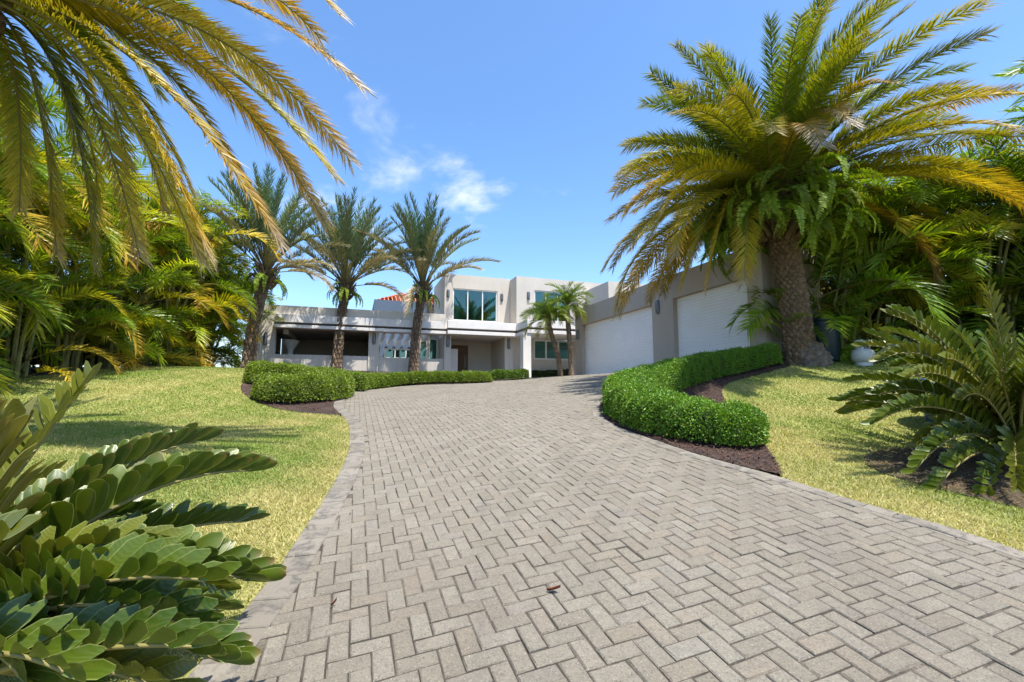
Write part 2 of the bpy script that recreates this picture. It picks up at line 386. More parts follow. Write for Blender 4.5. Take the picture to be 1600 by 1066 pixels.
top = [(-.7, 18.6), H2W(-2.4, 2.0), H2W(-1.2, 1.7), H2W(.0, .55), H2W(-.02, -4), H2W(-.02, -9.0)]
DRIVE = np.vstack([l_out, top, r_out])
LAWN_L = np.vstack([l_out[l_out[:, 1] < 7.6], resample([(-2.95, 7.75), (-3.5, 8.05), (-4.3, 8.55), (-5.1, 9.15), (-5.8, 9.8), (-6.3, 10.6), (-6.6, 11.6), (-7.2, 13.0), (-8, 15), (-9, 17), (-10.6, 17.5), (-10.6, 14), (-10.6, 9), (-11.5, 3), (-11, -3.6)], .3)])
BED_L = np.vstack([l_out[l_out[:, 1] >= 7.6], [(-.8, 18.8), H2W(-4.4, 3.6), H2W(-13.5, 4.3), (-10.5, 17.6), (-9.1, 17)], resample([(-9, 17), (-8, 15), (-7.2, 13), (-6.6, 11.6), (-6.3, 10.6), (-5.8, 9.8), (-5.1, 9.15), (-4.3, 8.55), (-3.5, 8.05), (-2.95, 7.75)], .3)])
INNER_R = resample([(2.32, 4.0), (2.55, 4.5), (2.78, 5.1), (3.0, 5.85), (3.35, 7.0), (3.75, 8.2), (4.2, 9.1), (4.85, 9.5), (5.53, 9.75), (6.05, 9.95)], .25)
rb = r_out[(r_out[:, 1] >= 4.0)]
BED_R = np.vstack([rb, INNER_R, [(6.3, 10.2)]])
rl = r_out[(r_out[:, 1] < 4.0)]
LAWN_R = np.vstack([rl, [(12, -3.6), (14, 5), (13, 10.2), (9.5, 10.6), (8.0, 10.75), (7.2, 10.65), (6.4, 10.3)], INNER_R[::-1]])
ZB = np.array([(4.55 + (1.15 + .12 * math.sin(3 * a)) * math.cos(a), 4.0 + (1.05 + .1 * math.cos(2 * a + 1)) * math.sin(a)) for a in np.linspace(0, 2 * np.pi, 30, endpoint=False)])
ZB[:, 0] = np.maximum(ZB[:, 0], np.interp(ZB[:, 1], r_out[::-1, 1], r_out[::-1, 0]) + .12)

# ground sheet out to the horizon
ax = np.r_[-600, -300, -120, -60, -30, np.arange(-18, 18.1, .5), 30, 60, 120, 300, 600]
ay = np.r_[-600, -300, -120, -50, -20, np.arange(-6, 30.1, .5), 50, 90, 200, 400, 800]
gx, gy = np.meshgrid(ax, ay); gz = hgt(gx, gy) - .07
nx, ny = len(ax), len(ay)
idx = np.arange(nx * ny).reshape(ny, nx)
Q = np.stack([idx[:-1, :-1], idx[:-1, 1:], idx[1:, 1:], idx[1:, :-1]], -1).reshape(-1, 4)
g = obj('ground', mesh_from('ground', np.stack([gx, gy, gz], -1).reshape(-1, 3), Q, None, None, M['soil'], True))
tag(g, 'brown soil ground under and around the garden', 'ground', None, 'structure')
drive = sheet('driveway', DRIVE, M['sand'], -.0075, .3, 'grey herringbone paved driveway rising to the garage')
sheet('lawn', LAWN_L, M['lawn'], 0, .3, 'mown lawn mound beside the tall yellow palm hedge')
sheet('lawn', LAWN_R, M['lawn'], 0, .3, 'small sloping lawn below the thick trunked palm')
sheet('mulch_bed', BED_L, M['mulch'], .012, .3, 'bark mulch bed under the clipped hedges in front of the house')
sheet('mulch_bed', BED_R, M['mulch'], .012, .3, 'bark mulch bed under the curved hedge by the garage')
sheet('mulch_bed', ZB, M['soil'], .012, .2, 'dry bare soil bed under the big cardboard palm')
GB = np.array([H2W(-1.3, 1.75), H2W(0.0, .6), H2W(0.6, 4.4), H2W(-1.9, 4.4), H2W(-2.3, 2.1)])
sheet('gravel_bed', GB, M['gravel'], .05, .3, 'pale gravel bed at the foot of the small twin palms')

# ------------------------------------------------------------------ pavers and kerbs
PL, PW, GAP, BEV = .172, .086, .006, .004
def brick_proto(lx, ly):
    a, b = lx / 2 - GAP / 2, ly / 2 - GAP / 2; V = []
    for (x, y, z) in ((a, b, -.05), (a, b, -BEV), (a - BEV, b - BEV, 0)):
        V += [(-x, -y, z), (x, -y, z), (x, y, z), (-x, y, z)]
    Q = [(8, 9, 10, 11)]
    for k in (0, 4):
        for i in range(4): j = (i + 1) % 4; Q.append((k + i, k + j, k + 4 + j, k + 4 + i))
    return np.array(V), np.array(Q)
HB, QB = brick_proto(PL, PW); VB, _ = brick_proto(PW, PL)
R2 = np.array([[D2[0], D1[0]], [D2[1], D1[1]]])                 # paving runs with the house
off = np.array([.31, .12])
ii, jj = np.meshgrid(np.arange(-180, 310), np.arange(-80, 410)); ii = ii.ravel(); jj = jj.ravel()
c = (ii - jj) % 4
cen = np.concatenate([np.stack([ii[c == 0] * PW + PW, jj[c == 0] * PW + PW / 2], 1), np.stack([ii[c == 3] * PW + PW / 2, jj[c == 3] * PW + PW], 1)])
typ = np.r_[np.zeros((c == 0).sum(), int), np.ones((c == 3).sum(), int)]
wc = (cen + off) @ R2.T - np.array([0, 3.0])
k = inpoly(wc[:, 0], wc[:, 1], DRIVE); wc = wc[k]; typ = typ[k]; 
def edge_dist(p, line):
    d = np.full(len(p), 1e9)
    for i in range(len(line) - 1):
        a, b = line[i], line[i + 1]; ab = b - a; t = np.clip(((p - a) @ ab) / (ab @ ab + 1e-12), 0, 1)
        d = np.minimum(d, np.linalg.norm(p - a - t[:, None] * ab, axis=1))
    return d
k = (edge_dist(wc, l_out) > .14) & (edge_dist(wc, r_out) > .062); wc = wc[k]; typ = typ[k]
hz = hgt(wc[:, 0], wc[:, 1]); e = .05
dzx = (hgt(wc[:, 0] + e, wc[:, 1]) - hgt(wc[:, 0] - e, wc[:, 1])) / (2 * e) + rng.normal(0, .010, len(wc))
dzy = (hgt(wc[:, 0], wc[:, 1] + e) - hgt(wc[:, 0], wc[:, 1] - e)) / (2 * e) + rng.normal(0, .010, len(wc))
hz += rng.normal(0, .0018, len(wc))
# those that show largest in the picture become single pieces
yc = wc[:, 1] * math.cos(PITCH) + hz * math.sin(PITCH); zc = -wc[:, 1] * math.sin(PITCH) + hz * math.cos(PITCH)
vis = (yc > .2) & (np.abs(wc[:, 0] / np.maximum(yc, .01)) < 800 / FPX) & (-zc / np.maximum(yc, .01) < 540 / FPX)
order = np.where(vis)[0][np.argsort(yc[vis])][:300]
single = np.zeros(len(wc), bool); single[order] = True
def worn(V):
    V = V.copy()
    for i in range(4):                                        # every corner a little knocked about
        j = rng.normal(0, .0013, 2); V[i::4, :2] += j; V[8 + i, :2] -= np.sign(V[8 + i, :2]) * abs(rng.normal(0, .0022)); V[4 + i, 2] -= abs(rng.normal(0, .002))
    return V
pm = [[mesh_from('paver_piece', worn(b_), QB, None, None, M['paver1']) for _ in range(8)] for b_ in (HB, VB)]
for i in order:
    ex = Vector((R2[0, 0], R2[1, 0], R2[0, 0] * dzx[i] + R2[1, 0] * dzy[i])).normalized()
    ey = Vector((R2[0, 1], R2[1, 1], R2[0, 1] * dzx[i] + R2[1, 1] * dzy[i])).normalized(); ez = ex.cross(ey)
    m = Matrix(((ex[0], ey[0], ez[0], wc[i, 0]), (ex[1], ey[1], ez[1], wc[i, 1]), (ex[2], ey[2], ez[2], hz[i]), (0, 0, 0, 1)))
    obj('paver', pm[typ[i]][i % 8], drive, mw=m)
VV, QQ, CC, n0 = [], [], [], 0
for ty, proto in ((0, HB), (1, VB)):
    s = np.where(~single & (typ == ty))[0]
    wj = np.tile(rng.normal(0, .0013, (len(s), 4, 2)), (1, 3, 1)); wj[:, 8:] *= 1.8
    xy = (proto[None, :, :2] + wj) @ R2.T
    z = hz[s, None] + xy[:, :, 0] * dzx[s, None] + xy[:, :, 1] * dzy[s, None] + proto[None, :, 2]
    V = np.concatenate([xy + wc[s, None], z[..., None]], -1)
    VV.append(V.reshape(-1, 3)); QQ.append((QB[None] + (n0 + 12 * np.arange(len(s)))[:, None, None]).reshape(-1, 4)); n0 += 12 * len(s)
    cc = np.repeat(rng.random((len(s), 1, 3)), 12, 1); CC.append(cc.reshape(-1, 3))
f = obj('paver_field', mesh_from('paver_field', np.vstack(VV), np.vstack(QQ), None, np.vstack(CC), M['paver']), drive); f['kind'] = 'stuff'

def kerb(line, width, length, side, lift, gap=.006):
    p = resample(line, length, smooth=0); pr = brick_proto
    for i in range(len(p) - 1):
        a, b = p[i], p[i + 1]; t = (b - a) / np.linalg.norm(b - a); n = np.array([-t[1], t[0]]) * side
        ln = np.linalg.norm(b - a) - gap; V = []
        wd = width - gap + random.uniform(-.004, .004); zj = random.uniform(-.003, .003)
        for (o, zz_) in ((0, -.09), (0, lift - .006), (.006, lift)):
            for (s, q) in ((-1, 0), (1, 0), (1, 1), (-1, 1)):
                xy = (a + b) / 2 + t * s * (ln / 2 - o) + n * ((o if q == 0 else wd - o))
                V.append((xy[0], xy[1], 0 if False else zz_ + zj))
        V = np.array(V); V[:, 2] += hgt(V[:, 0], V[:, 1])
        Qk = QB if side < 0 else QB[:, ::-1]
        obj('kerb_stone', mesh_from('kerb_stone', V, Qk[:, ::-1] if True else Qk, None, None, M['kerb']), drive)
kerb(l_out[(l_out[:, 1] > .8)][: 60], .185, .215, -1, .007)
kerb(r_out[::-1][(r_out[::-1][:, 1] > 1.2)][:42], .145, .175, 1, .006)

# ------------------------------------------------------------------ grass, mulch chips
def scatter_in(poly, n, wfun=None):
    lo, hi = np.min(poly, 0), np.max(poly, 0); p = rng.uniform(lo, hi, (n, 2)); k = inpoly(p[:, 0], p[:, 1], poly)
    p = p[k]
    if wfun is not None: p = p[rng.random(len(p)) < wfun(p)]
    return p
_pn = rng.uniform(0, 6.28, (8, 2)); _pd = rng.normal(0, 1, (8, 2))
def patch(p, f=1.0):
    return sum(np.sin((p @ (_pd[i] * f * (1 + .45 * i))) + _pn[i, 0]) / (1 + .3 * i) for i in range(8)) / 4.2
def grass(name, poly, n, label, excl=(), edge=None):
    def wf(p):
        d = np.hypot(p[:, 0], p[:, 1]); w_ = np.clip((5.0 / d) ** 1.6, 0.05, 1)
        infr = (p[:, 1] > .5) & (np.abs(p[:, 0] / np.maximum(p[:, 1], .1)) < 1.35)
        return w_ * np.where(infr, 1, .15) * np.where(patch(p, 2.6) < -.55, .45, 1)
    p = scatter_in(poly, n, wf)
    for (x, y, r) in excl: p = p[np.hypot(p[:, 0] - x, p[:, 1] - y) > r]
    p = p + rng.normal(0, .022, p.shape)
    m = len(p); d = np.hypot(p[:, 0], p[:, 1]); z = hgt(p[:, 0], p[:, 1])
    a = rng.uniform(0, 2 * np.pi, m); L = rng.uniform(.012, .030, m) * (1 + .02 * d); wd = rng.uniform(.0022, .0042, m) * (1 + .085 * d)
    le = rng.uniform(.2, 1.5, m); b = rng.uniform(0, 2 * np.pi, m)
    base = np.c_[p, z - .003]; sd = np.c_[np.cos(a), np.sin(a), np.zeros(m)] * wd[:, None]
    tip = base + np.c_[np.cos(b) * le * L, np.sin(b) * le * L, L]
    V = np.stack([base - sd, base + sd, tip], 1)
    dry = np.clip(.36 + .55 * patch(p, 1.3) + .38 * patch(p, 4.5) + rng.normal(0, .2, m), 0, 1)
    if edge is not None: dry = np.clip(dry + .55 * np.exp(-edge_dist(p, edge) / .35), 0, 1)
    g1 = np.array([.150, .265, .030]); g2 = np.array([.58, .49, .22])
    C = (g1 * (1 - dry[:, None]) + g2 * dry[:, None]) * rng.uniform(.75, 1.25, (m, 1))
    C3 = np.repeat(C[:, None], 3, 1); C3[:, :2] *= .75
    T = np.arange(3 * m).reshape(-1, 3)
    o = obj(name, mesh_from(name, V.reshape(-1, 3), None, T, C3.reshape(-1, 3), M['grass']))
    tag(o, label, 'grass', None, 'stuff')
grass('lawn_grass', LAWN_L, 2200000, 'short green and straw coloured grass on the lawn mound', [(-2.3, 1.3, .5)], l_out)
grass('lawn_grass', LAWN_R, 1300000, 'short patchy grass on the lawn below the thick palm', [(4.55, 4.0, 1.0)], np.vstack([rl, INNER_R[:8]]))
# dry tufts standing round the cardboard palm
p = scatter_in(ZB, 16000); m = len(p); z = hgt(p[:, 0], p[:, 1]) + .01
a = rng.uniform(0, 6.28, m); b = rng.uniform(0, 6.28, m); L = rng.uniform(.03, .10, m)
sd = np.c_[np.cos(a), np.sin(a), np.zeros(m)] * .004; base = np.c_[p, z]
tip = base + np.c_[np.cos(b) * L, np.sin(b) * L, L * rng.uniform(.05, .5, m)]
dr = obj('leaf_litter', mesh_from('leaf_litter', np.stack([base - sd, base + sd, tip], 1).reshape(-1, 3), None, np.arange(3 * m).reshape(-1, 3), np.repeat(np.array([.22, .15, .08]) * rng.uniform(.4, 1.3, (m, 1)), 3, 0), M['grass']))
tag(dr, 'dry straw litter on the bare soil under the cardboard palm', 'litter', None, 'stuff')

def chips(poly, n, label):
    p = scatter_in(poly, n, lambda q: np.clip((8. / np.hypot(q[:, 0], q[:, 1])) ** 1.5, 0, 1)); m = len(p); z = hgt(p[:, 0], p[:, 1]) + .02
    a = rng.uniform(0, 6.28, m); L = rng.uniform(.012, .04, m); W2 = rng.uniform(.003, .009, m); tl = rng.normal(0, .35, m)
    d = np.c_[np.cos(a), np.sin(a), tl] * L[:, None]; s = np.c_[-np.sin(a), np.cos(a), rng.normal(0, .4, m)] * W2[:, None]
    ctr = np.c_[p, z + rng.uniform(0, .014, m)]; up = np.array([0, 0, 1.]) * W2[:, None]
    V = np.stack([ctr - d - s * .4, ctr - d * .2 + s + up * .3, ctr + d, ctr - d * .1 - s * .8, ctr + up * 1.3], 1)
    T = np.array([(0, 3, 4), (3, 2, 4), (2, 1, 4), (1, 0, 4)])
    o = obj('bark_mulch', mesh_from('bark_mulch', V.reshape(-1, 3), None, (T[None] + 5 * np.arange(m)[:, None, None]).reshape(-1, 3), None, M['chip']))
    tag(o, label, 'mulch', None, 'stuff')
chips(BED_R, 26000, 'reddish brown bark chips round the curved hedge by the garage')
chips(BED_L, 42000, 'reddish brown bark chips round the hedge at the lawn corner')

# ------------------------------------------------------------------ hedges
def hedge(name, label, path, hw, hh, nleaf, leaf=.04, green=(.20, .36, .030), dark=(.06, .15, .014), stems=60, seed=1, corelow=.10, low=.55):
    r = np.random.default_rng(seed)
    p = resample(path, .12, smooth=3); n = len(p); s = np.linspace(0, 1, n)
    hw_ = np.interp(s, np.linspace(0, 1, len(hw)), hw) if np.ndim(hw) else np.full(n, hw); hh_ = np.interp(s, np.linspace(0, 1, len(hh)), hh) if np.ndim(hh) else np.full(n, hh)
    t = np.gradient(p, axis=0); t /= np.linalg.norm(t, axis=1)[:, None]
    ph = r.uniform(0, 6.28, 6)
    gb = hgt(p[:, 0], p[:, 1])
    # frames: swept middle plus two rounded ends
    frames = []                        # (origin, dir of the section, half width, height, ground)
    e0 = math.atan2(-t[0, 1], -t[0, 0]); e1 = math.atan2(t[-1, 1], t[-1, 0])
    def pt(org, dirv, w0, h0, th, sc_, key):
        cx_ = np.sign(np.cos(th)) * np.abs(np.cos(th)) ** .52; sz = np.abs(np.sin(th)) ** .52
        bm = 1 + .05 * np.sin(key * 7 + ph[0] + 2 * th) + .045 * np.sin(key * 17 + ph[1] - 3 * th) + .03 * np.sin(key * 31 + th * 5 + ph[2])
        xy = org + dirv * (cx_ * w0 * bm * sc_)[:, None]
        z = .02 + sz * (h0 - .02) * (1 + (bm - 1) * .6) * sc_
        return np.c_[xy, z]
    def sample(m, sc_):
        Ltot = (n - 1) * .12; capl = np.pi * hw_.mean() * .5
        u = r.uniform(-capl, Ltot + capl, m)
        ts = np.arcsin(np.clip(r.random(m), .02, 1) ** 1.92); tt_ = np.arccos(r.random(m) ** 1.92); th = np.where(r.random(m) < (hh_.mean() / (hh_.mean() + hw_.mean())), ts, tt_); th = np.where(r.random(m) < .5, th, np.pi - th)
        i = np.clip((u / .12), 0, n - 1.001); i0 = i.astype(int); fr = (i - i0)[:, None]
        org = p[i0] * (1 - fr) + p[i0 + 1] * fr; tt = t[i0] * (1 - fr) + t[i0 + 1] * fr; tt /= np.linalg.norm(tt, axis=1)[:, None]; nv = np.c_[-tt[:, 1], tt[:, 0]]
        w0 = np.interp(i, np.arange(n), hw_); h0 = np.interp(i, np.arange(n), hh_)
        cap0, cap1 = u < 0, u > Ltot
        ang = np.where(cap0, e0, e1) + r.uniform(-np.pi / 2, np.pi / 2, m); cd = np.c_[np.cos(ang), np.sin(ang)]
        dv = np.where((cap0 | cap1)[:, None], cd * np.sign(np.cos(th))[:, None], nv)
        q = pt(org, dv, w0, h0, th, sc_, i * .12)
        q[:, 2] += np.interp(i, np.arange(n), gb)
        cx_ = np.sign(np.cos(th)) * np.abs(np.cos(th)) ** .8; sz = np.abs(np.sin(th))
        nr = np.c_[dv * cx_[:, None], sz]; nr /= np.linalg.norm(nr, axis=1)[:, None]
        rel = np.abs(np.sin(th)) ** .42
        return q, nr, rel, i
    root = thing(name, label, 'hedge', (p[n // 2, 0], p[n // 2, 1], float(gb[n // 2])))
    org0 = np.array(root.location)
    q, nr, rel, i = sample(nleaf, 1.0)
    keep = r.random(len(q)) < np.clip(low + rel * 1.1, 0, 1); q, nr, rel = q[keep], nr[keep], rel[keep]; m = len(q)
    depth = np.abs(r.normal(0, .028, m)) - .012
    stray = r.random(m) < .035; depth[stray] = -r.uniform(.02, .07, stray.sum())
    q = q - nr * depth[:, None] * .8
    d = nr * .8 + r.normal(0, .75, (m, 3)); d[:, 2] += .1; d /= np.linalg.norm(d, axis=1)[:, None]
    fa = nr + r.normal(0, .55, (m, 3)); sdv = np.cross(d, fa); sdv /= np.linalg.norm(sdv, axis=1)[:, None] + 1e-9
    L = (leaf * r.uniform(.65, 1.25, m))[:, None]; Wd = L * .30
    up = np.cross(sdv, d)
    V = np.stack([q, q + d * L * .5 + sdv * Wd + up * L * .08, q + d * L, q + d * L * .5 - sdv * Wd + up * L * .08], 1)
    mixv = np.clip(r.normal(.55, .28, m) + .3 * patch(q[:, :2], 4.), 0, 1)[:, None]
    C = np.array(dark) * (1 - mixv) + np.array(green) * mixv; C *= r.uniform(.8, 1.25, (m, 1))
    yel = r.random(m) < .05; C[yel] = np.array([.20, .22, .03]) * r.uniform(.7, 1.2, (yel.sum(), 1))
    me = mesh_from('foliage', V.reshape(-1, 3) - org0, np.arange(4 * m).reshape(-1, 4), None, np.repeat(C, 4, 0), M['hedge'])
    fo = obj('foliage', me, root); fo['kind'] = 'stuff'
    # solid core added to block see-through, near-black in place of inner shade
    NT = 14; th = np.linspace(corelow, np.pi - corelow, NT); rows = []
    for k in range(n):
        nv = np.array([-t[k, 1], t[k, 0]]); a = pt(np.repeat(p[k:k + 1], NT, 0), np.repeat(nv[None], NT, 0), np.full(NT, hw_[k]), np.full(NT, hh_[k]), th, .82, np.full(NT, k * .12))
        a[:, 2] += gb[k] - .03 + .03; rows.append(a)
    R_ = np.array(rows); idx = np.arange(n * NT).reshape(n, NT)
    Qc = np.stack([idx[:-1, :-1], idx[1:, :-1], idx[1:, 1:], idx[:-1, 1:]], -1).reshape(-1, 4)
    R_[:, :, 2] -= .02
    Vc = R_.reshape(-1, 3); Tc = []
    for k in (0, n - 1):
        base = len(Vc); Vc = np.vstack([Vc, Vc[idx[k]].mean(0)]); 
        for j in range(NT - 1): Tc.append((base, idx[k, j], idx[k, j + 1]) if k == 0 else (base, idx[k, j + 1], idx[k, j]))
    obj('shade_core', mesh_from('shade_core', Vc - org0, Qc, Tc, None, M['core'], True), root)
    mb = MB()
    for k in range(stems):
        a = r.integers(0, n); nv = np.array([-t[a, 1], t[a, 0]]); o_ = p[a] + nv * r.uniform(-.8, .8) * hw_[a]
        e_ = o_ + r.normal(0, .09, 2); z0 = h1(*o_)
        mb.tube([(o_[0], o_[1], z0 - .02), ((o_[0] + e_[0]) / 2 + r.normal(0, .02), (o_[1] + e_[1]) / 2, z0 + hh_[a] * .35), (e_[0], e_[1], z0 + hh_[a] * .8)], [.008, .006, .003], 4)
    mb.V = [v - org0 for v in mb.V]
    st_ = obj('stems', mb.mesh('stems', M['twig']), root); st_['kind'] = 'stuff'
hedge('hedge', 'tall curved clipped hedge wrapping the mulch bed beside the garage doors', [(2.42, 5.12), (2.02, 5.34), (1.78, 6.05), (1.80, 7.0), (2.02, 7.9), (2.5, 8.7), (3.1, 9.35), (4.0, 9.9), (5.0, 10.15), (5.75, 10.3)], [.33, .36, .39, .40, .38, .36, .32], [.42, .47, .53, .55, .56, .54, .44], 180000, .028, stems=110, seed=3)
hedge('hedge', 'bushy hook shaped hedge at the corner of the mown lawn', [(-5.0, 9.6), (-4.6, 9.3), (-4.15, 9.4), (-3.95, 9.95), (-4.1, 10.7), (-4.7, 11.1), (-5.5, 11.2), (-6.0, 11.05)], .40, [.46, .54, .56, .56, .54, .5], 80000, .038, (.26, .35, .035), (.09, .14, .016), 130, 5)
hedge('hedge', 'long low clipped hedge running along the top of the driveway below two slim palms', [(-4.75, 13.6), (-5.0, 14.7), (-4.4, 16.2), (-3.2, 16.75), (-1.9, 17.0), (-1.15, 17.4)], .36, [.5, .48, .42, .40, .38, .36], 60000, .045, (.24, .34, .032), (.08, .13, .015), 60, 6)
hedge('hedge', 'small trimmed hedge between the entrance and the square column', [(-.55, 18.3), (.05, 18.35), (.35, 18.5)], .32, .36, 9000, .055, (.16, .27, .03), (.05, .10, .014), 12, 7)
hedge('hedge', 'dark shaded shrub row under the ground floor windows', [H2W(-.9, 4.0), H2W(.4, 4.0), H2W(1.2, 3.9)], .30, .42, 7000, .06, (.045, .09, .012), (.015, .035, .006), 10, 8)  # leaf greens darkened to stand in for shade below the windows

# ------------------------------------------------------------------ buildings
house = thing('house', 'two storey pale stucco house with flat overhangs and open terrace', 'house', tuple(G0), TH)
def hp(name, mb, mat, parent=None, bv=0):
    o = obj(name, mb.mesh(name, M[mat]), parent if parent is not None else house)
    if bv: bevel(o, bv)
    return o
B = lambda *a: MB().box(*a)
def window(x0, x1, y, z0, z1, n, fw=.06, room=True, blind=None, curtains=True, parent=None, depth=.10):
    """framed window in a wall whose front is at y"""
    mb = MB(); yy = y + depth
    mb.box(x0, x1, yy - .05, yy + .05, z1 - fw, z1).box(x0, x1, yy - .05, yy + .05, z0, z0 + fw)
    mb.box(x0, x0 + fw, yy - .05, yy + .05, z0 + fw, z1 - fw).box(x1 - fw, x1, yy - .05, yy + .05, z0 + fw, z1 - fw)
    for k in range(1, n):
        xm = x0 + (x1 - x0) * k / n; mb.box(xm - fw * .45, xm + fw * .45, yy - .045, yy + .045, z0 + fw, z1 - fw)
    wn = hp('window', mb, 'frame', parent)
    for k in range(n):
        a = x0 + (x1 - x0) * k / n + fw * .45; b = x0 + (x1 - x0) * (k + 1) / n - fw * .45
        hp('pane', B(a, b, yy - .006, yy + .006, z0 + fw, z1 - fw), 'glass', wn)
        if blind: hp('blind', B(a, b, yy + .10, yy + .12, z1 - (z1 - z0) * blind, z1 - fw), 'curtain', wn)
    if curtains:
        for (a, b) in ((x0 + .05, x0 + .40), (x1 - .45, x1 - .05)):
            xs = np.linspace(a, b, 25); ys = yy + .14 + .035 * np.sin(np.linspace(0, 9 * np.pi, 25))
            V = np.concatenate([np.c_[xs, ys, np.full(25, z0)], np.c_[xs, ys, np.full(25, z1 - .05)]])
            c_ = MB().add(V, [(i, i + 1, 26 + i, 25 + i) for i in range(24)]); hp('curtain', c_, 'curtain', wn)
    if room: hp('room', MB().box(x0 - .3, x1 + 1.2, yy + 1.6, yy + 1.7, z0 - .3, z1 + .12), 'inner', wn)
    return wn
def lamp(x, y, z, parent, ax='y', hh=.24):
    """curved metal wall lamp"""
    prof = [(0, -hh), (.075, -hh), (.085, -hh * .6), (.085, hh * .6), (.075, hh), (0, hh)]
    an = np.linspace(0, np.pi, 9); V = []
    for r_, z_ in prof:
        for a in an:
            dx, dy = r_ * math.cos(a), -r_ * math.sin(a)
            V.append((x + dx, y + dy * 1.1, z + z_) if ax == 'y' else (x + dy * 1.1, y - dx, z + z_))
    k = len(an); Q = [(i * k + j, i * k + j + 1, (i + 1) * k + j + 1, (i + 1) * k + j) for i in range(len(prof) - 1) for j in range(k - 1)]
    o = hp('wall_lamp', MB().add(V, Q), 'metal', parent)
    back = B(x - .06, x + .06, y - .012, y + .02, z - hh * 1.15, z + hh * 1.15) if ax == 'y' else B(x - .012, x + .02, y - .06, y + .06, z - hh * 1.15, z + hh * 1.15)
    obj('back_plate', back.mesh('back_plate', M['metal']), o)
ZB0 = .2
# left wing
hp('wall', B(-13.17, -12.47, 4.7, 5.0, ZB0, 2.95), 'wall'); lamp(-12.85, 4.7, 2.28, house)
hp('low_wall', B(-12.47, -8.57, 4.72, 4.96, ZB0, 1.63), 'wall')
hp('pier', B(-8.57, -8.1, 4.66, 5.02, ZB0, 2.758), 'wall'); lamp(-8.33, 4.66, 2.45, house)
hp('low_wall', B(-8.1, -5.05, 4.72, 4.96, ZB0, 1.585), 'wall')
hp('parapet', B(-13.17, -4.97, 4.7, 4.95, 2.95, 3.80), 'wall')
hp('end_wall', B(-13.17, -12.9, 5.0, 9.5, ZB0, 3.80), 'wall')
hp('fascia', B(-12.5, -5.03, 4.3, 4.698, 3.01, 3.35), 'fascia', None, .01)
hp('shadow_gap', B(-12.49, -5.03, 4.42, 4.698, 2.90, 3.01), 'dark')
hp('overhang_slab', B(-12.48, -5.03, 4.28, 4.698, 2.76, 2.90), 'fascia', None, .01)
hp('lintel', B(-12.47, -5.05, 4.698, 4.95, 2.76, 2.949), 'wall')
hp('terrace_ceiling', B(-12.89, -8.35, 4.951, 9.59, 2.80, 2.94), 'ceil')
hp('ceiling_beam', B(-12.2, -12.0, 4.96, 9.59, 2.55, 2.798), 'ceil')
hp('terrace_floor', B(-13.0, -5.1, 4.97, 9.6, .5, .92), 'fascia')
hp('back_wall', B(-12.89, -8.4, 9.6, 9.8, .5, 3.2), 'inner')
hp('divider_wall', B(-8.5, -8.25, 5.03, 9.6, .6, 2.79), 'inner')
for k in range(6): hp('pergola_beam', B(-7.95 + k * .42, -7.80 + k * .42, 4.97, 8.9, 2.60, 2.84), 'white', None, .008)
hp('side_wall', B(-6.15, -5.0, 6.4, 6.6, .6, 3.2), 'wall')
window(-6.0, -5.62, 6.28, 1.45, 2.6, 1, .05, False, None, False); window(-5.52, -5.08, 6.28, 1.45, 2.75, 1, .05, False, None, False)
# centre
hp('pillar', B(-5.05, -4.73, 4.5, 4.9, ZB0, 2.72), 'wall'); lamp(-4.89, 4.5, 2.42, house)
hp('fascia', B(-5.02, -1.552, 3.9, 4.05, 3.02, 3.385), 'fascia', None, .01)
hp('shadow_gap', B(-5.01, -1.54, 4.02, 5.18, 2.90, 3.02), 'dark')
hp('overhang_slab', B(-5.02, -1.552, 3.88, 7.1, 2.73, 2.90), 'fascia', None, .01)
hp('fascia', B(-1.55, -1.40, 2.39, 4.05, 3.02, 3.38), 'fascia', None, .01); hp('fascia', B(-1.40, 3.2, 2.39, 2.54, 3.02, 3.38), 'fascia', None, .01)
hp('shadow_gap', B(-1.53, 3.2, 2.52, 4.16, 2.90, 3.02), 'dark')
hp('overhang_slab', B(-1.55, 3.2, 2.37, 4.7, 2.73, 2.90), 'fascia', None, .01)
hp('column', B(-1.75, -1.35, 2.42, 2.82, ZB0, 2.729), 'fascia', None, .015)
hp('entrance_wall', B(-4.73, -1.97, 7.0, 7.2, ZB0, 2.73), 'wall'); hp('entrance_side', B(-4.95, -4.74, 4.91, 7.2, ZB0, 2.729), 'wall')
hp('pier', B(-1.97, -1.52, 4.5, 7.2, ZB0, 2.728), 'wall'); lamp(-1.76, 4.5, 2.42, house)
dr_ = hp('entrance_door', B(-4.55, -3.3, 6.9, 6.96, .6, 2.5), 'brown'); obj('handle', B(-3.5, -3.45, 6.84, 6.9, 1.3, 1.9).mesh('handle', M['metal']), dr_)
hp('gate_panel', B(-4.73, -4.22, 5.3, 5.36, .62, 2.15), 'fascia')
hp('wall', B(-1.52, -.31, 4.7, 4.95, ZB0, 2.728), 'wall')
hp('wall', B(-.31, 3.2, 4.7, 4.95, ZB0, 1.66), 'wall'); hp('wall', B(1.86, 3.2, 4.7, 4.95, 1.66, 2.728), 'wall')
window(-.31, 1.86, 4.70, 1.66, 2.728, 3, .09, True, .45, False)
